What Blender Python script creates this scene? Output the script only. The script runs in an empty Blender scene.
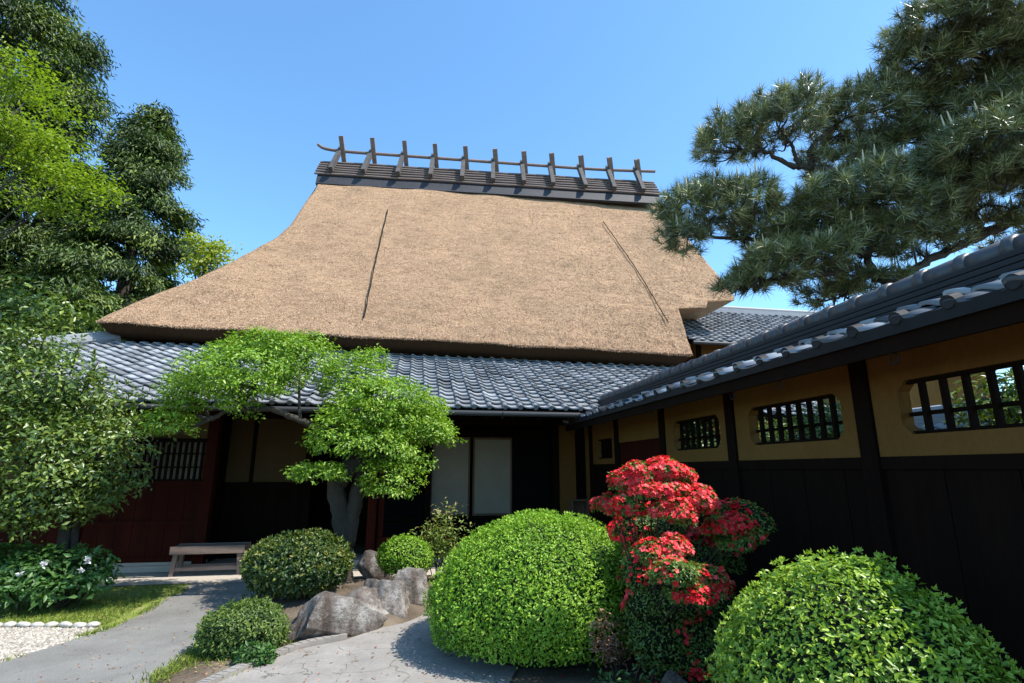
import bpy, bmesh, math, random
import numpy as np
from mathutils import Vector
from mathutils.geometry import tessellate_polygon

S = bpy.context.scene
COL = S.collection
random.seed(7)
RN = np.random.default_rng(11)

# ------------------------------------------------------------------ camera
F_PX, PITCH, YAW, CAM_H = 540.0, math.radians(13.3), math.radians(10.4), 1.6
cam = bpy.data.objects.new('camera', bpy.data.cameras.new('camera'))
COL.objects.link(cam)
cam.location = (0, 0, CAM_H)
cam.rotation_euler = (math.radians(90) + PITCH, 0, -YAW)
cam.data.sensor_width = 36.0
cam.data.lens = F_PX / 1024 * 36.0
cam.data.clip_start = 0.05
cam.data.clip_end = 2000
S.camera = cam

# ------------------------------------------------------------------ light, sky, exposure
SUN = Vector((0.58, -0.32, 1.0)).normalized()          # direction towards the sun
SUN_EL = math.asin(SUN.z)
SUN_AZ = math.atan2(SUN.x, SUN.y)
w = bpy.data.worlds.new('World'); S.world = w; w.use_nodes = True
nt = w.node_tree; nt.nodes.clear()
sky = nt.nodes.new('ShaderNodeTexSky'); sky.sky_type = 'NISHITA'; sky.sun_disc = False
sky.sun_elevation = SUN_EL; sky.sun_rotation = SUN_AZ
sky.air_density = 1.0; sky.dust_density = 0.4; sky.ozone_density = 2.2
bg = nt.nodes.new('ShaderNodeBackground'); bg.inputs['Strength'].default_value = 0.15
out = nt.nodes.new('ShaderNodeOutputWorld')
tint = nt.nodes.new('ShaderNodeMix'); tint.data_type = 'RGBA'; tint.blend_type = 'MULTIPLY'; tint.inputs[0].default_value = 1.0
tint.inputs[7].default_value = (0.74, 1.03, 1.14, 1)
nt.links.new(sky.outputs[0], tint.inputs[6]); nt.links.new(tint.outputs[2], bg.inputs[0]); nt.links.new(bg.outputs[0], out.inputs[0])
sl = bpy.data.lights.new('sun', 'SUN'); sl.energy = 4.0; sl.angle = math.radians(0.5); sl.color = (1.0, 0.95, 0.87)
so = bpy.data.objects.new('sun', sl); COL.objects.link(so)
so.rotation_euler = SUN.to_track_quat('Z', 'Y').to_euler()
S.view_settings.view_transform = 'Standard'; S.view_settings.look = 'None'
S.view_settings.exposure = 1.0; S.view_settings.gamma = 1.0

# ------------------------------------------------------------------ measuring helper: a photo pixel to a point in the place
_p, _y = PITCH, YAW
DD = np.array([math.sin(_y)*math.cos(_p), math.cos(_y)*math.cos(_p), math.sin(_p)])
RR = np.array([math.cos(_y), -math.sin(_y), 0.0]); UU = np.cross(RR, DD); CC = np.array([0, 0, CAM_H])
def ray(px, py): return DD + RR*(px-512)/F_PX - UU*(py-341.5)/F_PX
def atY(px, py, Y): d = ray(px, py); return CC + d*(Y/d[1])
def atZ(px, py, Z=0.0): d = ray(px, py); return CC + d*((Z-CAM_H)/d[2])
def atD(px, py, dep): return CC + ray(px, py)*dep
def onplane(px, py, P0, n): d = ray(px, py); return CC + d*(np.dot(np.array(P0)-CC, n)/np.dot(d, n))

# ------------------------------------------------------------------ materials
def new_mat(name):
    m = bpy.data.materials.new(name); m.use_nodes = True
    n = m.node_tree.nodes; b = n['Principled BSDF']
    return m, n, m.node_tree.links, b
def ramp(n, stops):
    r = n.new('ShaderNodeValToRGB'); e = r.color_ramp.elements
    while len(e) < len(stops): e.new(0.5)
    for k, (p, c) in enumerate(stops): e[k].position = p; e[k].color = (*c, 1)
    return r
def coords(n, l, scale=(1, 1, 1), kind='Object'):
    t = n.new('ShaderNodeTexCoord'); mp = n.new('ShaderNodeMapping'); mp.inputs['Scale'].default_value = scale
    l.new(t.outputs[kind], mp.inputs[0]); return mp.outputs[0]
def noise(n, l, vec, scale, detail=6, rough=0.6):
    t = n.new('ShaderNodeTexNoise'); t.inputs['Scale'].default_value = scale
    t.inputs['Detail'].default_value = detail; t.inputs['Roughness'].default_value = rough
    l.new(vec, t.inputs['Vector']); return t.outputs['Fac']
def bump(n, l, b, h, strength, dist=0.02):
    t = n.new('ShaderNodeBump'); t.inputs['Strength'].default_value = strength; t.inputs['Distance'].default_value = dist
    l.new(h, t.inputs['Height']); l.new(t.outputs[0], b.inputs['Normal'])
def mixc(n, l, fac, a, bcol, mode='MIX'):
    t = n.new('ShaderNodeMix'); t.data_type = 'RGBA'; t.blend_type = mode
    for s, v in ((0, fac), (6, a), (7, bcol)):
        if hasattr(v, 'links'): l.new(v, t.inputs[s])
        elif s == 0: t.inputs[0].default_value = v
        else: t.inputs[s].default_value = (*v, 1)
    return t.outputs[2]
def noisy(name, c1, c2, scale=6, rough=0.8, bstr=0.3, stretch=(1, 1, 1), c3=None, bd=0.01, fine=8, spec=0.3):
    m, n, l, b = new_mat(name)
    v = coords(n, l, stretch); f = noise(n, l, v, scale)
    st = [(0.3, c1), (0.7, c2)] if c3 is None else [(0.3, c1), (0.5, c2), (0.68, c3)]
    r = ramp(n, st); l.new(f, r.inputs[0])
    f2 = noise(n, l, v, scale*fine, 4)
    l.new(mixc(n, l, 0.35, r.outputs[0], mixc(n, l, f2, tuple(0.55*x for x in c1), tuple(min(1, 1.3*x) for x in c2))), b.inputs['Base Color'])
    b.inputs['Roughness'].default_value = rough; b.inputs['Specular IOR Level'].default_value = spec
    if bstr: bump(n, l, b, f2, bstr, bd)
    return m
def leaf_mat(name, stops, rough=0.45, trans=0.3, spec=0.4, tcol=(1.0, 1.1, 0.35)):
    m, n, l, b = new_mat(name)
    at = n.new('ShaderNodeAttribute'); at.attribute_name = 'tone'
    r = ramp(n, stops); l.new(at.outputs['Fac'], r.inputs[0])
    l.new(r.outputs[0], b.inputs['Base Color']); b.inputs['Roughness'].default_value = rough
    b.inputs['Specular IOR Level'].default_value = spec
    tr = n.new('ShaderNodeBsdfTranslucent')
    l.new(mixc(n, l, 1.0, r.outputs[0], tcol, 'MULTIPLY'), tr.inputs[0])
    mx = n.new('ShaderNodeMixShader'); mx.inputs[0].default_value = trans
    l.new(b.outputs[0], mx.inputs[1]); l.new(tr.outputs[0], mx.inputs[2])
    l.new(mx.outputs[0], n['Material Output'].inputs[0])
    return m
def toned(name, stops, rough=0.5, bstr=0.0, bscale=40, spec=0.5, dirt=0.25):
    m, n, l, b = new_mat(name)
    at = n.new('ShaderNodeAttribute'); at.attribute_name = 'tone'
    r = ramp(n, stops); l.new(at.outputs['Fac'], r.inputs[0])
    v = coords(n, l); f = noise(n, l, v, bscale*0.12); f2 = noise(n, l, v, bscale)
    l.new(mixc(n, l, dirt, r.outputs[0], mixc(n, l, f, (0.02, 0.02, 0.02), (0.45, 0.46, 0.46)), 'MIX'), b.inputs['Base Color'])
    rr = n.new('ShaderNodeMapRange'); rr.inputs[3].default_value = rough-0.12; rr.inputs[4].default_value = rough+0.15
    l.new(f, rr.inputs[0]); l.new(rr.outputs[0], b.inputs['Roughness'])
    b.inputs['Specular IOR Level'].default_value = spec
    if bstr: bump(n, l, b, f2, bstr, 0.005)
    return m
def plain(name, c, rough=0.7):
    m, n, l, b = new_mat(name); b.inputs['Base Color'].default_value = (*c, 1); b.inputs['Roughness'].default_value = rough; b.inputs['Specular IOR Level'].default_value = 0.05; return m

M = {}
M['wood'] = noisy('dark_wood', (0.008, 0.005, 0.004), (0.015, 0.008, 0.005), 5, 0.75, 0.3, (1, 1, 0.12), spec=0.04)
M['redwood'] = noisy('bengara_wood', (0.022, 0.006, 0.004), (0.055, 0.011, 0.006), 5, 0.75, 0.3, (1, 1, 0.12), spec=0.04)
M['greywood'] = noisy('weathered_wood', (0.15, 0.10, 0.08), (0.27, 0.20, 0.165), 8, 0.8, 0.4, (0.2, 1, 1))
M['ridgewood'] = noisy('ridge_timber', (0.035, 0.031, 0.029), (0.11, 0.098, 0.088), 7, 0.75, 0.4, (1, 1, 0.3))
M['palewood'] = noisy('pale_wood', (0.10, 0.062, 0.035), (0.16, 0.10, 0.06), 5, 0.7, 0.2, (1, 1, 0.2))
M['ochre'] = noisy('ochre_plaster', (0.135, 0.066, 0.018), (0.200, 0.106, 0.033), 1.6, 0.9, 0.3, (1, 1, 0.5), fine=22, spec=0.05)
M['brownplaster'] = noisy('brown_plaster', (0.10, 0.062, 0.029), (0.125, 0.08, 0.040), 2.2, 0.9, 0.2, fine=30, spec=0.05)
M['paper'] = noisy('shoji_paper', (0.27, 0.235, 0.18), (0.32, 0.285, 0.22), 3, 0.9, 0.0, spec=0.05)
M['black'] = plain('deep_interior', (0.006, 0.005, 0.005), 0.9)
M['iron'] = plain('iron', (0.02, 0.02, 0.02), 0.5)
M['gutter'] = plain('gutter_metal', (0.05, 0.052, 0.055), 0.4)
M['tile'] = toned('roof_tile', [(0.0, (0.07, 0.073, 0.082)), (0.5, (0.195, 0.202, 0.218)), (1.0, (0.29, 0.30, 0.32))], 0.55, 0.15, spec=0.3)
M['tiledark'] = toned('wall_roof_tile', [(0.0, (0.022, 0.023, 0.025)), (0.25, (0.07, 0.073, 0.08)), (0.5, (0.24, 0.25, 0.265)), (1.0, (0.40, 0.41, 0.425))], 0.40, 0.15, spec=0.4, dirt=0.08)  # tone paints light: slope tiles pale like sunlit glare, ridge tiles dark
M['shadetile'] = toned('shaded_tile', [(0.0, (0.008, 0.008, 0.009)), (1.0, (0.036, 0.037, 0.040))], 0.6, 0.2, spec=0.15, dirt=0.04)  # darker copy of the wall tile: shade painted on ridge side and eave
M['tilepale'] = toned('pale_roof_tile', [(0.0, (0.10, 0.105, 0.11)), (1.0, (0.26, 0.27, 0.28))], 0.5, 0.1)
M['concrete'] = noisy('concrete', (0.33, 0.29, 0.24), (0.46, 0.41, 0.35), 3, 0.9, 0.3, fine=25)
M['soil'] = noisy('soil', (0.045, 0.033, 0.023), (0.12, 0.09, 0.062), 2.5, 0.95, 0.7, c3=(0.22, 0.175, 0.125), bd=0.03, fine=12)
M['bark'] = noisy('bark', (0.035, 0.028, 0.022), (0.10, 0.082, 0.066), 9, 0.9, 0.9, (1, 1, 0.35), bd=0.03, fine=5)
M['palebark'] = noisy('pale_bark', (0.022, 0.018, 0.013), (0.075, 0.060, 0.045), 6, 0.9, 0.9, (1, 1, 0.5), bd=0.02)
M['twig'] = noisy('twig', (0.025, 0.018, 0.012), (0.06, 0.045, 0.03), 20, 0.9, 0.3)
M['core'] = noisy('inner_shade', (0.006, 0.010, 0.004), (0.014, 0.022, 0.008), 14, 0.95, 0.6)  # near-black body colour that paints the shade inside the bushes

# thatch: straw grain, browner courses and patches
def thatch_mat():
    m, n, l, b = new_mat('thatch')
    v = coords(n, l); vs = coords(n, l, (0.55, 1, 1))
    big = noise(n, l, v, 0.9, 5); mid = noise(n, l, coords(n, l, (0.4, 1, 1)), 8, 6, 0.7); fine = noise(n, l, vs, 30, 6, 0.85)
    r = ramp(n, [(0.25, (0.25, 0.152, 0.088)), (0.5, (0.43, 0.280, 0.172)), (0.75, (0.64, 0.44, 0.29))]); l.new(fine, r.inputs[0])
    r2 = ramp(n, [(0.3, (0.68, 0.66, 0.64)), (0.55, (1.0, 1.0, 1.0))]); l.new(mid, r2.inputs[0])
    r3 = ramp(n, [(0.3, (0.78, 0.78, 0.74)), (0.5, (0.97, 0.96, 0.93)), (0.7, (1.10, 1.06, 1.02))]); l.new(big, r3.inputs[0])
    c = mixc(n, l, 1.0, r.outputs[0], r2.outputs[0], 'MULTIPLY'); c = mixc(n, l, 1.0, c, r3.outputs[0], 'MULTIPLY')
    l.new(c, b.inputs['Base Color']); b.inputs['Roughness'].default_value = 0.9; b.inputs['Specular IOR Level'].default_value = 0.15
    mh = n.new('ShaderNodeMath'); mh.operation = 'ADD'; l.new(fine, mh.inputs[0]); l.new(mid, mh.inputs[1])
    bump(n, l, b, mh.outputs[0], 0.9, 0.05)
    return m
M['thatch'] = thatch_mat()
M['brownthatch'] = noisy('dark_brown_thatch', (0.030, 0.017, 0.009), (0.085, 0.048, 0.026), 30, 0.95, 0.8, spec=0.05, bd=0.03)  # darker brown straw for the eave underside
M['straw'] = toned('straw', [(0, (0.25, 0.154, 0.092)), (0.5, (0.44, 0.286, 0.178)), (1, (0.64, 0.445, 0.30))], 0.8, 0, dirt=0.0, spec=0.2)

def asphalt_mat():
    m, n, l, b = new_mat('path_surface'); v = coords(n, l)
    a = noise(n, l, v, 1.3, 9, 0.72); f = noise(n, l, v, 90, 4, 0.85)
    r = ramp(n, [(0.3, (0.135, 0.128, 0.113)), (0.5, (0.188, 0.180, 0.163)), (0.7, (0.235, 0.225, 0.205))]); l.new(a, r.inputs[0])
    r2 = ramp(n, [(0.35, (0.62, 0.62, 0.62)), (0.65, (1.2, 1.2, 1.2))]); l.new(f, r2.inputs[0])
    l.new(mixc(n, l, 1.0, r.outputs[0], r2.outputs[0], 'MULTIPLY'), b.inputs['Base Color'])
    b.inputs['Roughness'].default_value = 0.9; bump(n, l, b, f, 0.4, 0.006); return m
M['asphalt'] = asphalt_mat()
def paving_mat():
    m, n, l, b = new_mat('crazy_paving'); v0 = coords(n, l)
    nz = n.new('ShaderNodeTexNoise'); nz.inputs['Scale'].default_value = 3.0; nz.inputs['Detail'].default_value = 5; l.new(v0, nz.inputs['Vector'])
    mx = n.new('ShaderNodeMix'); mx.data_type = 'RGBA'; mx.blend_type = 'LINEAR_LIGHT'; mx.inputs[0].default_value = 0.30
    l.new(v0, mx.inputs[6]); l.new(nz.outputs['Color'], mx.inputs[7]); v = mx.outputs[2]
    vo = n.new('ShaderNodeTexVoronoi'); vo.feature = 'DISTANCE_TO_EDGE'; vo.inputs['Scale'].default_value = 2.1; l.new(v, vo.inputs['Vector'])
    vc = n.new('ShaderNodeTexVoronoi'); vc.inputs['Scale'].default_value = 2.1; l.new(v, vc.inputs['Vector'])
    big = noise(n, l, v0, 2.2, 9, 0.75); fine = noise(n, l, v0, 45, 6, 0.75)
    r = ramp(n, [(0.3, (0.145, 0.125, 0.11)), (0.52, (0.225, 0.203, 0.182)), (0.72, (0.34, 0.315, 0.285))]); l.new(big, r.inputs[0])
    c = mixc(n, l, 0.4, r.outputs[0], mixc(n, l, fine, (0.06, 0.053, 0.047), (0.46, 0.43, 0.385)))
    cr = ramp(n, [(0.0, (0, 0, 0)), (0.016, (1, 1, 1))]); l.new(vo.outputs['Distance'], cr.inputs[0])
    gap = noise(n, l, v0, 2.3, 3); g = ramp(n, [(0.46, (0, 0, 0)), (0.58, (1, 1, 1))]); l.new(gap, g.inputs[0])
    crack = mixc(n, l, 1.0, cr.outputs[0], g.outputs[0], 'LIGHTEN')
    c = mixc(n, l, crack, (0.085, 0.085, 0.05), c)
    l.new(c, b.inputs['Base Color']); b.inputs['Roughness'].default_value = 0.88
    hh = mixc(n, l, 0.2, crack, fine); bump(n, l, b, hh, 0.5, 0.02); return m
M['paving'] = paving_mat()
def rock_mat(name, c1, c2, c3):
    m, n, l, b = new_mat(name); v = coords(n, l)
    a = noise(n, l, v, 4.5, 9, 0.7); f = noise(n, l, v, 26, 9, 0.75)
    vv = coords(n, l, (3, 3, 0.6)); s = noise(n, l, vv, 3, 6, 0.6)
    r = ramp(n, [(0.32, c1), (0.48, c2), (0.62, c3)]); l.new(a, r.inputs[0])
    r2 = ramp(n, [(0.3, (0.5, 0.47, 0.44)), (0.6, (1.1, 1.1, 1.1))]); l.new(f, r2.inputs[0])
    r3 = ramp(n, [(0.35, (0.62, 0.55, 0.47)), (0.55, (1.05, 1.05, 1.05))]); l.new(s, r3.inputs[0])
    c = mixc(n, l, 1.0, mixc(n, l, 1.0, r.outputs[0], r2.outputs[0], 'MULTIPLY'), r3.outputs[0], 'MULTIPLY')
    l.new(c, b.inputs['Base Color']); b.inputs['Roughness'].default_value = 0.85; bump(n, l, b, f, 0.8, 0.05); return m
M['rock_brown'] = rock_mat('brown_rock', (0.085, 0.062, 0.054), (0.17, 0.142, 0.125), (0.38, 0.36, 0.33))
M['rock_grey'] = rock_mat('grey_rock', (0.10, 0.083, 0.074), (0.20, 0.178, 0.158), (0.38, 0.345, 0.31))
M['whitestone'] = noisy('white_stone', (0.34, 0.30, 0.26), (0.52, 0.48, 0.43), 8, 0.9, 0.5)

# foliage kinds
M['clip'] = leaf_mat('clipped_leaf', [(0, (0.070, 0.155, 0.008)), (0.5, (0.19, 0.365, 0.022)), (1, (0.37, 0.54, 0.07))], 0.45, 0.28, 0.28)
M['clip2'] = leaf_mat('clipped_leaf_glossy', [(0, (0.085, 0.17, 0.012)), (0.5, (0.235, 0.38, 0.028)), (1, (0.43, 0.56, 0.09))], 0.36, 0.28, 0.4)
M['trained'] = leaf_mat('trained_leaf', [(0, (0.070, 0.150, 0.010)), (0.5, (0.21, 0.36, 0.028)), (1, (0.42, 0.54, 0.09))], 0.4, 0.35)
M['sasan'] = leaf_mat('sasanqua_leaf', [(0, (0.024, 0.050, 0.011)), (0.6, (0.065, 0.11, 0.022)), (0.9, (0.15, 0.19, 0.035)), (1, (0.30, 0.26, 0.05))], 0.36, 0.2)
M['camel'] = leaf_mat('camellia_leaf', [(0, (0.040, 0.080, 0.014)), (0.6, (0.115, 0.18, 0.032)), (1, (0.28, 0.34, 0.06))], 0.36, 0.25, 0.5)
M['peony'] = leaf_mat('peony_leaf', [(0, (0.03, 0.09, 0.018)), (1, (0.11, 0.22, 0.05))], 0.45, 0.3)
M['azleaf'] = leaf_mat('azalea_leaf', [(0, (0.05, 0.11, 0.018)), (0.5, (0.13, 0.22, 0.035)), (1, (0.30, 0.38, 0.08))], 0.45, 0.3)
M['azsmall'] = leaf_mat('small_azalea_leaf', [(0, (0.05, 0.09, 0.02)), (0.6, (0.11, 0.18, 0.035)), (1, (0.22, 0.29, 0.06))], 0.5, 0.3)
M['flower'] = leaf_mat('red_petal', [(0, (0.48, 0.006, 0.012)), (0.6, (0.84, 0.022, 0.032)), (1, (0.95, 0.13, 0.13))], 0.5, 0.25, 0.3, (1, 0.6, 0.6))
M['white'] = leaf_mat('white_petal', [(0, (0.6, 0.6, 0.62)), (1, (0.8, 0.8, 0.8))], 0.6, 0.25, 0.3, (1, 1, 1))
M['needle'] = leaf_mat('pine_needle', [(0, (0.04, 0.056, 0.018)), (0.6, (0.185, 0.215, 0.07)), (1, (0.50, 0.52, 0.26))], 0.33, 0.07, 0.9)
M['candle'] = noisy('pine_candle', (0.55, 0.47, 0.30), (0.72, 0.65, 0.46), 30, 0.8, 0.2)
M['conif'] = leaf_mat('cedar_spray', [(0, (0.016, 0.034, 0.009)), (0.6, (0.085, 0.135, 0.026)), (1, (0.26, 0.32, 0.055))], 0.55, 0.2)
M['maple'] = leaf_mat('young_maple_leaf', [(0, (0.09, 0.15, 0.014)), (0.6, (0.24, 0.34, 0.030)), (1, (0.42, 0.50, 0.07))], 0.5, 0.4)
M['yellow'] = leaf_mat('yellow_green_leaf', [(0, (0.20, 0.25, 0.015)), (1, (0.46, 0.50, 0.06))], 0.5, 0.4)
M['nandina'] = leaf_mat('nandina_leaf', [(0, (0.10, 0.19, 0.03)), (0.55, (0.26, 0.32, 0.07)), (1, (0.55, 0.36, 0.24))], 0.5, 0.3, 0.4, (1, 1, 0.5))
M['nandred'] = leaf_mat('bronze_leaf', [(0, (0.26, 0.11, 0.08)), (1, (0.55, 0.34, 0.20))], 0.5, 0.3, 0.4, (1, 0.8, 0.5))
M['grass'] = leaf_mat('grass_blade', [(0, (0.08, 0.12, 0.015)), (0.6, (0.20, 0.27, 0.03)), (1, (0.38, 0.38, 0.10))], 0.6, 0.3)
M['moss'] = noisy('mossy_ground', (0.10, 0.11, 0.025), (0.19, 0.24, 0.04), 3, 0.95, 0.6, c3=(0.27, 0.24, 0.10), bd=0.02)
M['gravelbase'] = noisy('gravel_base', (0.30, 0.26, 0.21), (0.46, 0.41, 0.34), 40, 0.95, 0.8, bd=0.02)
M['pebble'] = toned('pebbles', [(0, (0.20, 0.168, 0.132)), (0.6, (0.36, 0.315, 0.255)), (1, (0.52, 0.475, 0.405))], 0.85, 0, dirt=0.1)

# ------------------------------------------------------------------ object helpers
def link(name, me, mat, parent=None, smooth=False):
    o = bpy.data.objects.new(name, me); COL.objects.link(o)
    if mat is not None: me.materials.append(mat if not isinstance(mat, str) else M[mat])
    if parent is not None: o.parent = parent
    if smooth: me.polygons.foreach_set('use_smooth', [True]*len(me.polygons))
    return o
def tag(o, label, cat=None, group=None, kind=None):
    if label: o['label'] = label
    if cat: o['category'] = cat
    if group: o['group'] = group
    if kind: o['kind'] = kind
    return o
def thing(name, label, cat, loc=(0, 0, 0), rz=0.0, group=None):
    o = bpy.data.objects.new(name, None); COL.objects.link(o); o.empty_display_size = 0.2
    o.location = loc; o.rotation_euler = (0, 0, rz); return tag(o, label, cat, group)
def mesh_np(name, V, tris=None, quads=None, tone=None, mat=None, parent=None, smooth=False):
    V = np.asarray(V, dtype=np.float32).reshape(-1, 3)
    nt_ = 0 if tris is None else len(tris); nq = 0 if quads is None else len(quads)
    idx, tot = [], []
    if nt_: idx.append(np.asarray(tris, np.int32).ravel()); tot.append(np.full(nt_, 3, np.int32))
    if nq: idx.append(np.asarray(quads, np.int32).ravel()); tot.append(np.full(nq, 4, np.int32))
    idx = np.concatenate(idx); tot = np.concatenate(tot)
    me = bpy.data.meshes.new(name)
    me.vertices.add(len(V)); me.vertices.foreach_set('co', V.ravel())
    me.loops.add(len(idx)); me.loops.foreach_set('vertex_index', idx)
    me.polygons.add(len(tot)); me.polygons.foreach_set('loop_start', np.concatenate([[0], np.cumsum(tot)[:-1]]).astype(np.int32))
    me.polygons.foreach_set('loop_total', tot)
    if tone is not None:
        a = me.attributes.new('tone', 'FLOAT', 'POINT'); a.data.foreach_set('value', np.asarray(tone, np.float32))
    me.update(calc_edges=True); me.validate()
    return link(name, me, mat, parent, smooth)

class MB:
    """collects boxes, bars, prisms and tubes into one mesh"""
    def __init__(s): s.v, s.f = [], []
    def add(s, vs, fs):
        k = len(s.v); s.v += [tuple(map(float, p)) for p in vs]; s.f += [tuple(i+k for i in f) for f in fs]; return s
    def box(s, x0, x1, y0, y1, z0, z1, bev=0.0):
        if bev <= 0:
            return s.add([(x, y, z) for x in (x0, x1) for y in (y0, y1) for z in (z0, z1)],
                         [(0, 1, 3, 2), (4, 6, 7, 5), (0, 4, 5, 1), (2, 3, 7, 6), (0, 2, 6, 4), (1, 5, 7, 3)])
        bm = bmesh.new(); bmesh.ops.create_cube(bm, size=1)
        for v in bm.verts: v.co = Vector((x0+(v.co.x+.5)*(x1-x0), y0+(v.co.y+.5)*(y1-y0), z0+(v.co.z+.5)*(z1-z0)))
        bmesh.ops.bevel(bm, geom=bm.edges[:], offset=bev, segments=2, affect='EDGES', profile=0.5)
        bm.verts.index_update()
        s.add([v.co for v in bm.verts], [[v.index for v in f.verts] for f in bm.faces]); bm.free(); return s
    def bar(s, a, b, w, h, up=(0, 0, 1)):
        a, b = Vector(a), Vector(b); d = (b-a).normalized(); sx = d.cross(Vector(up))
        if sx.length < 1e-4: sx = d.cross(Vector((0, 1, 0)))
        sx.normalize(); uz = sx.cross(d)
        vs = [p + sx*(i*w/2) + uz*(j*h/2) for p in (a, b) for (i, j) in ((-1, -1), (1, -1), (1, 1), (-1, 1))]
        return s.add(vs, [(0, 1, 2, 3), (7, 6, 5, 4), (0, 4, 5, 1), (1, 5, 6, 2), (2, 6, 7, 3), (3, 7, 4, 0)])
    def tube(s, pts, rad, n=8, jit=0.0):
        pts = [np.array(p, float) for p in pts]; k = len(pts)
        rad = [rad]*k if np.isscalar(rad) else list(rad)
        vs, fs = [], []; ref = np.array([0.31, 0.17, 0.93])
        for i, p in enumerate(pts):
            d = pts[min(i+1, k-1)] - pts[max(i-1, 0)]; d /= np.linalg.norm(d)+1e-9
            a = np.cross(d, ref); a /= np.linalg.norm(a)+1e-9; b = np.cross(d, a)
            for j in range(n):
                t = 2*math.pi*j/n; r = rad[i]*(1+jit*random.uniform(-1, 1))
                vs.append(p + (a*math.cos(t)+b*math.sin(t))*r)
        for i in range(k-1):
            for j in range(n): fs.append((i*n+j, i*n+(j+1) % n, (i+1)*n+(j+1) % n, (i+1)*n+j))
        fs.append(tuple(range(n-1, -1, -1))); fs.append(tuple((k-1)*n+j for j in range(n)))
        return s.add(vs, fs)
    def prism(s, poly, axis_fn, d0, d1):
        """poly: 2-D outline, extruded between d0 and d1; axis_fn(u, v, d) -> point"""
        n = len(poly); vs = [axis_fn(u, v, d0) for u, v in poly]+[axis_fn(u, v, d1) for u, v in poly]
        return s.add(vs, [tuple(range(n-1, -1, -1)), tuple(range(n, 2*n))]+[(i, (i+1) % n, n+(i+1) % n, n+i) for i in range(n)])
    def build(s, name, mat, parent=None, smooth=False):
        me = bpy.data.meshes.new(name); me.from_pydata(s.v, [], s.f)
        bm = bmesh.new(); bm.from_mesh(me); bmesh.ops.recalc_face_normals(bm, faces=bm.faces[:]); bm.to_mesh(me); bm.free()
        return link(name, me, mat, parent, smooth)

def spline(pts, n=6):
    P = [np.array(p, float) for p in pts]; P = [2*P[0]-P[1]]+P+[2*P[-1]-P[-2]]; out = []
    for i in range(1, len(P)-2):
        for k in range(n):
            t = k/n; a, b, c, d = P[i-1], P[i], P[i+1], P[i+2]
            out.append(0.5*((2*b)+(-a+c)*t+(2*a-5*b+4*c-d)*t*t+(-a+3*b-3*c+d)*t**3))
    out.append(P[-2]); return out
def limb(mb, pts, r0, r1, n=6, sides=8, jit=0.12, wob=0.0):
    q = spline(pts, n); k = len(q)
    if wob: q = [p+np.array([random.uniform(-wob, wob) for _ in range(3)])*(0 if i in (0, k-1) else 1) for i, p in enumerate(q)]
    mb.tube(q, [r0+(r1-r0)*(i/(k-1))**0.85 for i in range(k)], sides, jit)
    return q

def unit(A): return A/(np.linalg.norm(A, axis=-1, keepdims=True)+1e-9)
class Lump:
    """smooth random field"""
    def __init__(s, seed, freq, n=14):
        r = np.random.default_rng(seed); s.k = unit(r.normal(size=(n, 3)))*freq*r.uniform(0.6, 1.6, (n, 1)); s.p = r.uniform(0, 6.28, n); s.n = n
    def __call__(s, P): return np.sin(P@s.k.T+s.p).sum(-1)/math.sqrt(s.n/2.0)/1.8
def leaves(name, P, Nn, T, L, W, tone, mat, parent, fold=0.18, curl=0.12):
    """one folded, pointed leaf per row: P base, Nn surface normal, T direction"""
    n = len(P); L = np.broadcast_to(L, n)[:, None]; W = np.broadcast_to(W, n)[:, None]
    T = unit(T - (T*Nn).sum(1, keepdims=True)*Nn*0.9); Sx = unit(np.cross(Nn, T)); Nn = unit(np.cross(T, Sx))
    V = np.stack([P, P+T*L*0.45+Sx*W*0.5+Nn*W*fold, P+T*L-Nn*L*curl, P+T*L*0.45-Sx*W*0.5+Nn*W*fold], 1)
    b = np.arange(n)[:, None]*4
    tris = np.concatenate([b+np.array([[0, 2, 1]]), b+np.array([[0, 3, 2]])])
    return mesh_np(name, V, tris=tris, tone=np.repeat(np.clip(tone, 0, 1), 4), mat=mat, parent=parent)
def shell(n, c, r, lump, amp, seed=0, zmin=-0.35, deep=0.12, skin=1.0):
    """points on a lumpy ellipsoid: positions, outward normals, depth below the skin 0..1"""
    g = np.random.default_rng(seed); d = unit(g.normal(size=(int(n*2.2), 3))); d = d[d[:, 2] > zmin][:n]
    dep = np.abs(g.normal(size=len(d)))*deep; dep = np.minimum(dep, 0.8)
    rad = skin*(1+amp*lump(d))-dep
    r = np.array(r); P = np.array(c)+d*r*rad[:, None]; N = unit(d/r)
    return P, N, dep/max(deep, 1e-6)
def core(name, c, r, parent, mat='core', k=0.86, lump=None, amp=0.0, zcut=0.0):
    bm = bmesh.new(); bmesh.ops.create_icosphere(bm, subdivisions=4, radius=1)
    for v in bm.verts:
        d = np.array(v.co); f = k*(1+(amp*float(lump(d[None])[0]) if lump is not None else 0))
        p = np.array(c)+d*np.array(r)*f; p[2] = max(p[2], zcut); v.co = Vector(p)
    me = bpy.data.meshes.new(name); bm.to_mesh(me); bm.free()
    return link(name, me, mat, parent, True)
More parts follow.
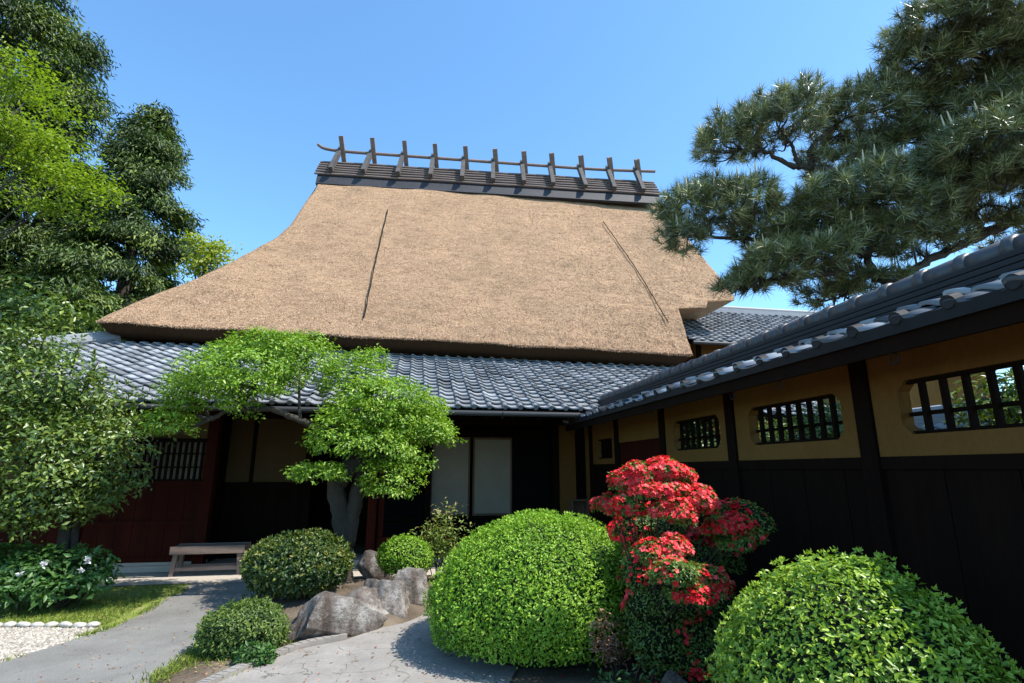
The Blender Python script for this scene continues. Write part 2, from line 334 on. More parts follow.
def dome_bush(name, label, cat, base, r, zc, n, L, W, mat, seed, amp=0.05, freq=3.0, deep=0.05, outw=0.9, zmin=-0.4, group=None, tone_b=0.5, extra=True):
    """a clipped bush: stems, near-black heart painted as inner shade and a skin of leaves"""
    t = thing(name, label, cat, base, 0, group)
    lm = Lump(seed, freq); fine = Lump(seed+1, freq*5)
    g = np.random.default_rng(seed+2)
    f = lambda d: lm(d)+0.35*fine(d)
    P, N, dep = shell(n, (0, 0, zc), r, f, amp, seed+3, zmin, deep)
    N2 = unit(N*outw+np.array([0, 0, 0.45])+g.normal(size=P.shape)*0.50)
    T = unit(N*0.7+np.array([0, 0, 0.55])+g.normal(size=P.shape)*0.8)
    thin = Lump(seed+5, 3.2)(P) > 1.05; keep = (P[:, 2] > 0.015) & ~(thin & (g.uniform(size=len(P)) < 0.6)); P, N2, T, dep = P[keep], N2[keep], T[keep], dep[keep]
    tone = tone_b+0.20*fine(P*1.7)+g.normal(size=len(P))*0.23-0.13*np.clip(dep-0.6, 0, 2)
    sz = g.uniform(0.65, 1.2, len(P))
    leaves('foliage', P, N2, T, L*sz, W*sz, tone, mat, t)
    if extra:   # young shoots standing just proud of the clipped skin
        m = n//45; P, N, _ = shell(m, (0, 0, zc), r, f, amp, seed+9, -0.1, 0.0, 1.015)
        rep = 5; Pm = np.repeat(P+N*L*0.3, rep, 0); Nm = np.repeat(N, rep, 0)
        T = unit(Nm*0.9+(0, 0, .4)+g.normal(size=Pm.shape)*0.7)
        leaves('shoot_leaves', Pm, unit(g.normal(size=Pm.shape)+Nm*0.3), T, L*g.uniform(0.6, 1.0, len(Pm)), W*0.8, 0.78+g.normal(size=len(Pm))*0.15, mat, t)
    core('shade_heart', (0, 0, zc), r, t, 'core', 0.86, f, amp, 0.02)
    mb = MB()
    for k in range(5):
        a = k*1.26+seed
        for q in range(10):
            d_ = unit(g.normal(size=3)*np.array([1, 1, .6])+(0, 0, .35)); e_ = np.array([0, 0, zc])+d_*np.array(r)*0.985
            if e_[2] > 0.05: mb.tube([np.array([0, 0, zc])+d_*np.array(r)*0.25, e_*np.array([.93, .93, .93])+g.normal(size=3)*0.02, e_], [0.006, 0.004, 0.002], 4)
        mb.tube([(0.08*math.cos(a), 0.08*math.sin(a), -0.03), (0.2*r[0]*math.cos(a), 0.2*r[1]*math.sin(a), zc*0.6), (0.4*r[0]*math.cos(a), 0.4*r[1]*math.sin(a), zc)], [0.03, 0.02, 0.01], 6)
    mb.build('stems', 'twig', t)
    return t

def sheet(name, pts, z, mat, label=None, kind='structure', parent=None):
    me = bpy.data.meshes.new(name)
    tri = tessellate_polygon([[Vector((p[0], p[1], 0)) for p in pts]])
    me.from_pydata([(p[0], p[1], z) for p in pts], [], [tuple(t) for t in tri])
    bm = bmesh.new(); bm.from_mesh(me)
    for f in bm.faces:
        f.normal_update()
        if f.normal.z < 0: f.normal_flip()
    bm.to_mesh(me); bm.free()
    o = link(name, me, mat, parent)
    if kind: o['kind'] = kind
    if label: o['label'] = label
    return o
def inside(P, poly):
    x, y = P[:, 0], P[:, 1]; c = np.zeros(len(P), bool); n = len(poly)
    for i in range(n):
        x1, y1 = poly[i][:2]; x2, y2 = poly[(i+1) % n][:2]
        hit = ((y1 > y) != (y2 > y)); c ^= hit & (x < (x2-x1)*(y-y1)/(y2-y1+1e-12)+x1)
    return c
def scatter(poly, n, seed):
    g = np.random.default_rng(seed); A = np.array([p[:2] for p in poly]); lo, hi = A.min(0), A.max(0)
    P = g.uniform(lo, hi, (n*3, 2)); return P[inside(P, poly)][:n]
G = lambda *pp: [tuple(atZ(px, py)[:2]) for px, py in pp]

# ------------------------------------------------------------------ ground
sheet('ground', [(-150, -60), (150, -60), (150, 250), (-150, 250)], 0.0, 'soil', 'bare earth under the garden')
path_poly = G((-160, 745), (-60, 690), (0, 664), (60, 645), (110, 629), (140, 616), (162, 602), (185, 588), (200, 581), (262, 581), (258, 592), (244, 612), (222, 634), (200, 651), (170, 672), (150, 684), (110, 720), (60, 800))
sheet('asphalt_path', path_poly, 0.012, 'asphalt', 'pale grey asphalt path leading to the house')
grass_poly = G((-140, 628), (0, 627), (60, 626), (106, 626), (128, 614), (150, 602), (172, 592), (184, 588))+[(-3.4, 8.96), (-5.0, 8.96), (-8.5, 8.96)]
bank_poly = G((-140, 630), (0, 630), (60, 630), (125, 630), (150, 616), (185, 600), (215, 590), (215, 580), (100, 580), (0, 580), (-140, 582))
sheet('mossy_bank', bank_poly, 0.006, 'moss', 'mossy ground beside the path')
gravel_poly = G((-200, 632), (0, 629), (108, 629), (60, 645), (0, 664), (-100, 706), (-200, 745))
sheet('gravel_base', gravel_poly, 0.008, 'gravelbase', 'pale gravel court')
strip = [(-11, 8.98), (-0.2, 8.98), (4.2, 8.98), (4.2, 11.3), (-11, 11.3)]
sheet('house_apron', strip, 0.016, 'concrete', 'beige concrete apron along the house front')
pav_poly = G((212, 686), (255, 667), (300, 650), (345, 641), (385, 627), (425, 608), (437, 592), (440, 574))+[(3.3, 9.49), (3.3, 7.0), (1.5, 6.3), (0.6, 4.0), (0.3, 2.6), (-1.6, 3.2)]
sheet('stone_paving', pav_poly, 0.010, 'paving', 'cracked stone paving between the rocks and the big clipped bush')
# planted island: low mound of soil behind the rocks
def mound():
    ctr = np.array([-0.75, 7.3]); V, Q = [], []; nr, na = 10, 48
    for i in range(nr+1):
        t = i/nr
        for j in range(na):
            a = 2*math.pi*j/na; rx, ry = 1.22+0.1*math.sin(3*a), 1.25+0.1*math.cos(2*a)
            V.append((ctr[0]+rx*t*math.cos(a), ctr[1]+ry*t*math.sin(a), 0.22*(1-t**3)+0.015*math.sin(9*a+t*7)*(1-t)))
    for i in range(nr):
        for j in range(na): Q.append((i*na+j, (i+1)*na+j, (i+1)*na+(j+1) % na, i*na+(j+1) % na))
    o = mesh_np('planting_bed', V, quads=Q, mat=M['soil'], smooth=True); o['kind'] = 'structure'; o['label'] = 'low earth mound of the planted island'
mound()
isl_poly = G((150, 684), (170, 672), (200, 651), (222, 634), (236, 618), (300, 600), (330, 640), (300, 648), (255, 665), (212, 684))
sheet('island_soil', isl_poly, 0.005, 'soil', 'dry soil of the planted island')
# stone kerb along the paving
kp = [atZ(*p) for p in ((190, 695), (212, 684), (255, 665), (300, 648), (345, 638))]
mb = MB(); kq = spline(kp, 6)
for a, b in zip(kq[:-1], kq[1:]): mb.bar((a[0], a[1], 0.012), (b[0], b[1], 0.008), 0.09, 0.07)
o = mb.build('kerb', 'paving'); o['kind'] = 'structure'; o['label'] = 'low stone kerb between island and paving'
# pebbles
def pebbles():
    P = scatter(gravel_poly, 9000, 5); n = len(P); g = np.random.default_rng(6)
    d = np.array([(1, 0, 0), (0, 1, 0), (-1, 0, 0), (0, -1, 0), (0, 0, 1)], float)
    s = g.uniform(0.010, 0.022, (n, 1, 1))*np.stack([g.uniform(.7, 1.3, n), g.uniform(.7, 1.3, n), g.uniform(.5, .9, n)], 1)[:, None, :]
    V = d[None]*s; a = g.uniform(0, 6.3, n); ca, sa = np.cos(a)[:, None], np.sin(a)[:, None]
    V = np.stack([V[..., 0]*ca-V[..., 1]*sa, V[..., 0]*sa+V[..., 1]*ca, V[..., 2]], -1)
    V += np.concatenate([P, np.full((n, 1), 0.010)], 1)[:, None]
    b = np.arange(n)[:, None]*5; T = np.concatenate([b+np.array([[i, (i+1) % 4, 4]]) for i in range(4)])
    o = mesh_np('gravel', V, tris=T, tone=np.repeat(g.uniform(0, 1, n), 5), mat=M['pebble'], smooth=True)
    tag(o, 'pale gravel pebbles in the court at lower left', 'gravel', kind='stuff')
pebbles()
def blades(name, poly, n, h, seed, label, patch=1.3, thr=-0.2, z=0.005, mat='grass'):
    P = scatter(poly, n, seed); g = np.random.default_rng(seed); lm = Lump(seed, patch)
    q = np.concatenate([P, np.zeros((len(P), 1))], 1); k = lm(q)+g.normal(size=len(P))*0.25 > thr; q = q[k]; q[:, 2] = z
    m = len(q); T = unit(np.stack([g.normal(size=m)*.6, g.normal(size=m)*.6, np.ones(m)], 1)); N = unit(g.normal(size=(m, 3)))
    tone = 0.5+0.3*lm(q*2)+g.normal(size=m)*0.2
    o = leaves(name, q, N, T, h*g.uniform(0.5, 1.3, m), h*0.16, tone, M[mat], None)
    tag(o, label, 'grass', kind='stuff')
blades('grass', grass_poly, 26000, 0.045, 21, 'short mossy grass between the gravel and the path')
blades('grass', isl_poly, 7000, 0.05, 22, 'sparse grass on the planted island beside the asphalt path', 2.0, 0.05)
def edge_tufts(pts, n, seed, w, label):
    g = np.random.default_rng(seed); A = np.array(pts); d = np.linalg.norm(np.diff(A, axis=0), axis=1); cs = np.concatenate([[0], np.cumsum(d)]); u = g.uniform(0, cs[-1], n)
    q = np.stack([np.interp(u, cs, A[:, 0]), np.interp(u, cs, A[:, 1]), np.full(n, 0.006)], 1); lm = Lump(seed, 5); k = lm(q)+g.normal(size=n)*0.3 > -0.1
    q[:, :2] += g.normal(size=(n, 2))*w; q = q[k]; m = len(q)
    tag(leaves('grass', q, unit(g.normal(size=(m, 3))), unit(np.stack([g.normal(size=m)*.7, g.normal(size=m)*.7, np.ones(m)], 1)), 0.05*g.uniform(.5, 1.3, m), 0.008, 0.5+g.normal(size=m)*0.25, M['grass'], None), label, 'grass', kind='stuff')
edge_tufts(G((0, 664), (60, 645), (110, 629), (140, 616), (162, 602), (185, 590)), 1600, 71, 0.03, 'grass tufts creeping over the left edge of the asphalt path')
edge_tufts(G((150, 684), (170, 672), (200, 651), (222, 634), (244, 612)), 2600, 72, 0.05, 'grass tufts along the right edge of the asphalt path')
edge_tufts(G((215, 682), (255, 665), (300, 649), (345, 640), (385, 626), (425, 607)), 1500, 73, 0.025, 'weeds along the kerb and the foot of the rocks')
def litter():
    g = np.random.default_rng(74); P = np.concatenate([scatter(path_poly, 260, 75), scatter(grass_poly, 200, 76), scatter(pav_poly, 420, 77), scatter(isl_poly, 260, 78)]); n = len(P)
    q = np.concatenate([P, g.uniform(0.015, 0.024, (n, 1))], 1)
    tag(leaves('fallen_leaves', q, unit(g.normal(size=(n, 3))*.25+(0, 0, 1)), unit(g.normal(size=(n, 3))*(1, 1, .05)), 0.035*g.uniform(.5, 1.2, n), 0.014, g.uniform(0, 1, n), M['nandred'], None), 'small dry leaves scattered on the path, paving and soil', 'fallen leaves', kind='stuff')
litter()
bedring = [(-0.75+1.2*math.cos(a), 7.3+1.2*math.sin(a)) for a in np.linspace(0, 6.28, 24)]

# white edging stones between gravel and grass
ep = [atZ(x, 628+0.6*math.sin(x*0.3)) for x in range(-40, 112, 14)]
for a, b in zip(ep[:-1], ep[1:]):
    bm = bmesh.new(); bmesh.ops.create_icosphere(bm, subdivisions=2, radius=1)
    L_ = np.linalg.norm(b-a)*0.52
    for v in bm.verts: v.co = Vector((v.co.x*L_, v.co.y*0.042*random.uniform(.7, 1.2), v.co.z*0.032*random.uniform(.85, 1.15)))
    me = bpy.data.meshes.new('edging_stone'); bm.to_mesh(me); bm.free()
    o = link('edging_stone', me, 'whitestone', None, True); o.location = ((a[0]+b[0])/2, (a[1]+b[1])/2, 0.03)
    o.rotation_euler = (0, 0, math.atan2(b[1]-a[1], b[0]-a[0])+random.uniform(-.12, .12))
    tag(o, 'small white edging stone in the row along the gravel', 'edging stone', 'white edging stones along the gravel')

# ------------------------------------------------------------------ roof tiles
PROF_U = np.array([0, 0.004, .07, .15, .25, .37, .52, .68, .84, 1.0])
PROF_H = np.array([.010, .036, .047, .046, .033, .014, .003, .0, .003, .012])
def tile_roof(name, O, U, V, width, length, tw, ex, mat, parent, keep=None, amp=1.0, seed=1, lift=0.044):
    """courses of pantiles: every tile overlaps the one below and sits a little unevenly"""
    g = np.random.default_rng(seed); O, U, V = map(lambda a: np.array(a, float), (O, U, V)); N = np.cross(U, V); N /= np.linalg.norm(N)
    nc, nr = int(round(width/tw)), int(round(length/ex)); tw, ex = width/nc, length/nr
    cc, rr = np.meshgrid(np.arange(nc), np.arange(nr)); cc, rr = cc.ravel(), rr.ravel()
    if keep is not None:
        k = keep((cc+0.5)*tw, (rr+0.5)*ex); cc, rr = cc[k], rr[k]
    n = len(cc); m = len(PROF_U)
    u = (cc[:, None]+PROF_U[None])*tw+g.normal(size=(n, 1))*0.003; h = np.broadcast_to(PROF_H*amp, (n, m))
    v0 = rr[:, None]*ex+g.normal(size=(n, 1))*0.004; v1 = (rr[:, None]+1.12)*ex
    tl = lift+g.normal(size=(n, 1))*0.006
    def P(u, v, hh): return O+u[..., None]*U+np.broadcast_to(v, u.shape)[..., None]*V+hh[..., None]*N
    A = P(u, v0+0.004, h+tl-0.026); B = P(u, v0, h+tl); C = P(u, v1, h+0*tl)
    VV = np.stack([A, B, C], 1).reshape(n, 3*m, 3)
    q = []
    for r_ in range(2):
        for j in range(m-1): q.append((r_*m+j, r_*m+j+1, (r_+1)*m+j+1, (r_+1)*m+j))
    q = np.array(q); Q = (np.arange(n)[:, None, None]*3*m+q[None]).reshape(-1, 4)
    tone = np.clip(0.5+g.normal(size=n)*0.26, 0, 1)
    o = mesh_np(name, VV.reshape(-1, 3), quads=Q, tone=np.repeat(tone, 3*m), mat=mat, parent=parent)
    return o
def half_caps(name, pts, d, r, L_, mat, parent):
    """round end tiles at the eave: short half-barrels with a closed disc"""
    vs, fs = [], []; d = np.array(d, float)
    mb = MB()
    for p in pts: mb.tube([np.array(p), np.array(p)+d*L_], r, 12)
    return mb.build(name, mat, parent)

# ------------------------------------------------------------------ thatched house
house = thing('thatched_house', 'old thatched house with a grey tiled lower roof and dark timber front', 'house', (0, 10, 0))
HOFF = Vector((0, 10, 0))
def hb(name, mb, mat, parent=None):      # a part of the house, modelled in place
    o = mb.build(name, mat, None); o.location = -HOFF; o.parent = house
    if parent is not None: o.parent = parent; o.location = (0, 0, 0)
    return o
def hpart(o): o.location = -HOFF; o.parent = house; return o

EL, ER = atY(97, 321, 12.0), atY(692, 353, 12.0)
R0, R1 = atY(318, 184, 17.4), atY(658, 204, 16.6)
A_ = np.array([EL, ER, R0, R1]); c_ = A_.mean(0); PN = np.linalg.svd(A_-c_)[2][2]; PN = PN if PN[1] < 0 else -PN
Lpx = [(97, 321), (114, 312), (146, 298), (190, 281), (230, 263), (258, 248), (276, 238), (291, 225), (303, 206), (311, 194), (318, 184)]
Rpx = [(692.5, 354), (690, 345), (684, 326), (678.5, 311), (678.0, 308.5), (705, 308), (707, 301.5), (707, 300.5), (735, 300), (734, 295), (724, 282), (704, 258), (690, 242), (672, 221), (658, 204)]
def thatch():
    # rings from eave to ridge, each a closed loop front -> right -> back -> left
    lY = np.array([p[1] for p in Lpx], float); lX = np.array([p[0] for p in Lpx], float)
    rY = np.array([p[1] for p in Rpx], float); rX = np.array([p[0] for p in Rpx], float)
    tl = (321-lY)/(321-184); tr = (354-rY)/(354-204)
    ts = np.unique(np.concatenate([np.linspace(0, 1, 50), tr]))
    rows = []
    for t in ts:
        lx, ly = np.interp(t, tl, lX), 321-t*(321-184)
        rx, ry = np.interp(t, tr, rX), 354-t*(354-204)
        rows.append((onplane(lx, ly, c_, PN), onplane(rx, ry, c_, PN)))
    nf, ns = 150, 30; V, rings = [], []
    lm, lm2 = Lump(3, 2.2), Lump(4, 9.0)
    YR = 17.0
    def ring(a, b, inset=0.0, dz=0.0, rough=1.0):
        a, b = a.copy(), b.copy()
        ba, bb = np.array([a[0], 2*YR+0.0-a[1], a[2]]), np.array([b[0], 2*YR-b[1], b[2]])
        if inset:
            a += (inset, inset, dz); b += (-inset, inset, dz); ba += (inset, -inset, dz); bb += (-inset, -inset, dz)
        pts = []
        for p, q, m in ((a, b, nf), (b, bb, ns), (bb, ba, nf//3), (ba, a, ns)):
            s = np.linspace(0, 1, m, endpoint=False)[:, None]; pts.append(p*(1-s)+q*s)
        pts = np.concatenate(pts); ctr = pts.mean(0); o = pts-ctr; o[:, 2] = 0
        n = np.tile(PN, (len(pts), 1)); n[nf:] = unit(o[nf:])
        pts = pts+n*(0.020*lm(pts)+0.010*lm2(pts))[:, None]*rough
        # slight sag and lift of the eave line
        return pts
    a0, b0 = rows[0]
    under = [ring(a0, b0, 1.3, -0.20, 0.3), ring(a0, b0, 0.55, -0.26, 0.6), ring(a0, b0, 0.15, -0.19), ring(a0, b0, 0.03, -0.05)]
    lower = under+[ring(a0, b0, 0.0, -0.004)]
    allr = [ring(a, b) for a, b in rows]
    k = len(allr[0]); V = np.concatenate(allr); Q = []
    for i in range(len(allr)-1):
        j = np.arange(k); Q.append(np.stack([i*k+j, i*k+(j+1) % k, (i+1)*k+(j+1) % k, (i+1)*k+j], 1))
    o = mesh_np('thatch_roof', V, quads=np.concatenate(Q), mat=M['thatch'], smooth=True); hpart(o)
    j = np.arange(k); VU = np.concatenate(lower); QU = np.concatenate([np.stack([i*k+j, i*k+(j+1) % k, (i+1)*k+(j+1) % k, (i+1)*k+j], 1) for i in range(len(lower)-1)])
    mesh_np('eave_underside', VU, quads=QU, mat=M['brownthatch'], parent=o, smooth=True)
    # loose straw ends over the front slope and along the eave
    g = np.random.default_rng(8); n = 130000
    t = np.sqrt(g.uniform(0, 1, n))*0; t = g.uniform(0, 1, n)**1.15
    ra, rb = np.array([r[0] for r in rows]), np.array([r[1] for r in rows]); ts2 = ts+np.arange(len(ts))*1e-7
    ea = np.stack([np.interp(t, ts2, ra[:, k]) for k in range(3)], 1); eb = np.stack([np.interp(t, ts2, rb[:, k]) for k in range(3)], 1)
    s = g.uniform(0.002, 0.998, n)[:, None]; P = ea*(1-s)+eb*s; P = P+PN*(0.020*lm(P)+0.010*lm2(P)+0.002)[:, None]
    down = unit(np.array([0, -1, 0])-np.dot(np.array([0, -1, 0]), PN)*PN)
    if down[2] > 0: down = -down
    T = unit(down*1.0+PN*0.30+g.normal(size=(n, 3))*np.array([0.35, 0.2, 0.2])); N = unit(PN+g.normal(size=(n, 3))*0.3)
    so_ = leaves('straw_ends', P, N, T, g.uniform(0.03, 0.08, n), g.uniform(0.006, 0.014, n), 0.5+0.16*lm2(P*2)+g.normal(size=n)*0.24, M['straw'], o)
    so_.location = (0, 0, 0)
    # fringe at the eave lip
    n = 6000; s = g.uniform(0, 1, n)[:, None]; P = a0*(1-s)+b0*s; P = P+PN*(0.03*lm(P)+0.016*lm2(P))[:, None]+g.normal(size=(n, 3))*0.008
    P[:, 2] -= g.uniform(0, 0.03, n)
    T = unit(np.array([0, -0.75, -0.65])+g.normal(size=(n, 3))*0.25)
    leaves('eave_fringe', P, unit(g.normal(size=(n, 3))+PN), T, g.uniform(0.025, 0.05, n), 0.010, 0.45+g.normal(size=n)*0.22, M['straw'], o)
    # two dark binding lines down the slope
    for pts in ([(388, 211), (376, 262), (364, 320)], [(603, 223), (634, 268), (668, 324)]):
        c = spline([onplane(x, y, c_, PN)+PN*0.05 for x, y in pts], 12)
        m_ = MB(); m_.tube([p+g.normal(size=3)*0.006 for p in c], 0.013, 6); r_ = m_.build('roof_cord', 'wood'); r_.parent = o
    return o
thatch()

# ridge: dark capping boards, bamboo slats, crossed timbers and the long pole
def ridge():
    ax = unit(R1-R0); ax_h = unit(np.array([ax[0], ax[1], 0])); back = np.array([-ax_h[1], ax_h[0], 0]); up = np.array([0, 0, 1.0])
    Lr = np.linalg.norm(R1-R0)
    P = lambda s, b, z: R0+ax*(s*Lr)+back*b+up*z
    mb = MB()
    def slab(s0, s1, b0, z0, b1, z1, th):
        a, b, c, d = P(s0, b0, z0), P(s1, b0, z0), P(s1, b1, z1), P(s0, b1, z1); n = unit(np.cross(b-a, d-a)); e = n*th
        mb.add([a, b, c, d, a+e, b+e, c+e, d+e], [(0, 1, 2, 3), (7, 6, 5, 4), (0, 4, 5, 1), (1, 5, 6, 2), (2, 6, 7, 3), (3, 7, 4, 0)])
    slab(-0.004, 1.006, -0.14, -0.05, 0.0, 0.36, -0.12); slab(-0.004, 1.006, 1.54, -0.05, 1.4, 0.36, 0.12)
    mb.prism([(-0.04, 0.30), (0.60, 1.14), (1.24, 0.30)], lambda u, v, d: P(d, u, v), 0.0, 1.0)
    base = hb('ridge_base', mb, M['ridgedark'])
    m2 = MB(); m2gap = MB()  # second set: dark tubes that paint the shaded gaps between slats
    for k in range(6):
        b = -0.03+0.122*k; z = 0.30+0.160*k
        for q_, mm, dz in ((0.0, m2, 0.08), (0.5, m2gap, 0.045)):
            mm.tube([P(s, b+0.122*q_, z+0.160*q_+dz+0.012*math.sin(s*23+k)) for s in np.linspace(-0.012, 1.012, 14)], 0.036, 6)
        m2.tube([P(s, 1.23-0.122*k, z+0.08) for s in (-0.012, 0.5, 1.012)], 0.040, 6)
    hb('ridge_bamboo_and_gaps', m2, M['greywood'], base); hb('ridge_bamboo_and_gaps', m2gap, M['ridgedark'], base)
    pole_px = [(318, 144.5), (325, 148.5), (345, 151.5), (400, 155.5), (470, 160.5), (540, 165.5), (600, 169.5), (655, 171.5)]
    m3 = MB(); q = [onplane(x, y, P(0.5, 0.60, 0), back) for x, y in pole_px]; qs = spline(q, 4)
    m3.tube(qs, [0.055]*len(qs), 8); hb('ridge_pole', m3, M['greywood'])
    tops = [(102, 66), (182, 71), (264, 78), (342, 86), (420, 92), (496, 99), (570, 105), (641, 110), (716, 116), (789, 121), (859, 126)]
    feet = [(83, 152), (166, 157), (255, 163), (339, 169), (420, 174), (499, 180), (578, 185), (653, 190), (736, 196), (810, 201), (884, 206)]
    xs = np.array([p[0] for p in q]); zs = np.array([p[2] for p in q])
    for (tx, ty), (fx, fy) in zip(tops, feet):
        Fp = onplane(300+fx/2.56, 110+fy/2.56, P(0.5, -0.20, 0), back); T = onplane(300+tx/2.56, 110+ty/2.56, P(0.5, 0.30, 0), back)
        cx = onplane(300+tx/2.56, 160, P(0.5, 0.60, 0), back)[0]; C = P((cx-R0[0])/(R1[0]-R0[0]), 0.60, 0); C[2] = np.interp(cx, xs, zs)
        d = unit(C-Fp); e = ax_h*0.065
        m4 = MB(); m4.bar(Fp-e, C+d*0.20-e, 0.14, 0.16, up=up); hb('ridge_cross_timber', m4, M['ridgewood'])
        d = unit(T-C); m5 = MB(); m5.bar(C+e*0.6+(C-T)*0.9, T+e*0.6, 0.15, 0.15, up=back); hb('ridge_cross_timber', m5, M['greywood'])
M['ridgedark'] = noisy('ridge_boards', (0.018, 0.018, 0.022), (0.045, 0.045, 0.052), 3, 0.6, 0.3, (0.3, 1, 1))
ridge()

# lower tiled roof
EY, EZ, SL = 8.85, 2.56, 0.437
RD = 3.9                                            # plan depth of the lower roof
v_ = np.array([0, 1, SL]); v_ /= np.linalg.norm(v_); RL = RD/v_[1]
XC, XR = -10.25, 8.0                                 # eave corner, right end
hpart(tile_roof('lower_tile_roof', (XC, EY, EZ), (1, 0, 0), v_, XR-XC, RL, 0.262, 0.232, M['tile'], None,
                keep=lambda u, v: u > v*v_[1]-0.1, seed=4))
lt = bpy.data.objects['lower_tile_roof']
def child_in_place(o, par): o.parent = par; o.location = (0, 0, 0)
caps = [(XC+(k+0.11)*(XR-XC)/70, EY-0.005, EZ+0.045) for k in range(70)]
def setone(o, v): a = o.data.attributes.new('tone', 'FLOAT', 'POINT'); a.data.foreach_set('value', [v]*len(o.data.vertices))
for cp in caps:
    o = half_caps('eave_tile', [cp], (0, 1, SL), 0.046, 0.12, M['tile'], None); setone(o, 0.35); child_in_place(o, lt)
ws = unit(np.array([1.0, 0, SL]))                   # west hip side
o = tile_roof('side_tile_roof', (XC, EY+14.8, EZ), (0, -1, 0), ws, 14.8, RL, 0.262, 0.232, M['tile'], None, keep=lambda u, v: u < 14.8-v*ws[0]+0.1, seed=9); hpart(o)
m = MB(); hp0, hp1 = np.array([XC, EY, EZ+0.08]), np.array([XC+RD, EY+RD, EZ+RD*SL+0.10])
for k in range(3): m.tube([hp0+(0, 0, 0.05*k), hp1+(0, 0, 0.05*k)], 0.12-0.02*k, 10)
hr = hb('hip_ridge', m, M['tile']); a = hr.data.attributes.new('tone', 'FLOAT', 'POINT'); a.data.foreach_set('value', [0.45]*len(hr.data.vertices))
m = MB(); m.add([(XC+0.05, EY+0.02, EZ-0.05), (XR, EY+0.02, EZ-0.05), (XR, EY+RD, EZ+RD*SL-0.05), (XC+RD, EY+RD, EZ+RD*SL-0.05),
                 (XC+0.05, EY+0.02, EZ-0.09), (XR, EY+0.02, EZ-0.09), (XR, EY+RD, EZ+RD*SL-0.09), (XC+RD, EY+RD, EZ+RD*SL-0.09)],
                [(0, 1, 2, 3), (7, 6, 5, 4), (0, 4, 5, 1), (1, 5, 6, 2), (2, 6, 7, 3), (3, 7, 4, 0)])
m.add([(XC+0.05, EY+0.05, EZ-0.05), (XC+RD, EY+RD, EZ+RD*SL-0.05), (XC+RD, EY+14.8, EZ+RD*SL-0.05), (XC+0.05, EY+14.8, EZ-0.05)], [(0, 1, 2, 3)])
hb('roof_boarding', m, M['wood'])
for k in range(38):
    x = -9.6+k*0.45; m = MB(); m.bar((x, EY+0.06, EZ-0.125), (x, EY+1.8, EZ-0.125+1.74*SL), 0.055, 0.07); hb('rafter', m, M['wood'])
m = MB(); m.box(XC+0.1, XR, EY+0.03, EY+0.055, EZ-0.10, EZ+0.01); hb('eave_board', m, M['wood'])
m = MB(); m.tube([(XC+1.0, EY-0.06, EZ-0.055), (2.78, EY-0.06, EZ-0.075)], 0.042, 10); gt = hb('gutter', m, M['gutter'])
for k in range(9):
    x = -8+k*1.35; m = MB(); m.tube([(x, EY+0.02, EZ-0.03), (x, EY-0.03, EZ-0.15), (x, EY-0.09, EZ-0.16), (x, EY-0.12, EZ-0.05)], 0.008, 5); m.build('gutter_bracket', 'iron').parent = gt

# walls and front
FY = 10.0
m = MB(); m.box(-8.6, -3.37, FY+0.02, FY+0.14, 2.10, 3.0); hb('upper_plaster', m, M['brownplaster'])
m = MB()
for k in range(22):
    x = -8.6+k*0.238; m.box(x, x+0.232, FY, FY+0.06+0.006*(k % 2), 0.17, 1.38)
for z in (0.17, 0.72, 1.34): m.box(-8.6, -3.37, FY-0.03, FY-0.001, z, z+0.07)
hb('board_wall', m, M['redwood'])
m = MB(); m.box(-8.6, -4.55, FY+0.02, FY+0.10, 1.42, 2.10); hb('side_plaster', m, M['brownplaster'])
lat = MB()
lat.box(-4.55, -3.40, FY-0.01, FY+0.05, 1.381, 1.44); lat.box(-4.55, -3.40, FY-0.01, FY+0.05, 2.04, 2.10)
for k in range(13): x = -4.50+k*0.088; lat.box(x, x+0.034, FY-0.005, FY+0.035, 1.44, 2.04)
for z in (1.62, 1.84): lat.box(-4.55, -3.40, FY+0.036, FY+0.05, z, z+0.022)
lw = hb('lattice_window', lat, M['wood'])
m = MB(); m.box(-4.55, -3.40, FY+0.10, FY+0.115, 1.43, 2.06); o = m.build('paper_pane', 'paper'); child_in_place(o, lw)
m = MB(); m.box(-9.2, 4.4, FY-0.06, FY+0.2, 0.02, 0.12, 0.01); m.box(-8.7, -3.2, FY-0.04, FY+0.16, 0.121, 0.168, 0.006); hb('foundation_sill', m, M['concrete'])
def post(x, y, w, z0, z1, mat='redwood'):
    m = MB(); m.box(x-w/2, x+w/2, y-w/2, y+w/2, z0, z1, 0.008); return hb('post', m, M[mat])
for x in (-8.65, -6.9, -5.1): post(x, FY+0.03, 0.13, 0.17, 3.0)
post(-3.28, FY+0.02, 0.17, 0.121, 3.0)
post(-0.62, FY+0.1, 0.15, 0.121, 3.0)
post(-0.47, FY+0.16, 0.10, 0.121, 2.7, 'redwood')
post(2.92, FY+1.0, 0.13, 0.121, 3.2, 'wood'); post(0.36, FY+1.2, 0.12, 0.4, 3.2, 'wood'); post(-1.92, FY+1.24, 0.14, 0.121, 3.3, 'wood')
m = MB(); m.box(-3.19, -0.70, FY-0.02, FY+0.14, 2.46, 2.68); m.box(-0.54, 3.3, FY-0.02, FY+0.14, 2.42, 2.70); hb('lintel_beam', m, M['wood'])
m = MB(); m.box(-3.6, -1.99, FY+1.30, FY+1.40, 1.36, 3.2); hb('porch_plaster', m, M['brownplaster'])
m = MB()
for k in range(7): x = -3.6+k*0.23; m.box(x, x+0.224, FY+1.28, FY+1.36, 0.0, 1.33)
m.box(-3.6, -1.99, FY+1.25, FY+1.279, 1.28, 1.36); m.box(-2.99, -2.93, FY+1.25, FY+1.299, 1.361, 3.2)
hb('porch_boarding', m, M['wood'])
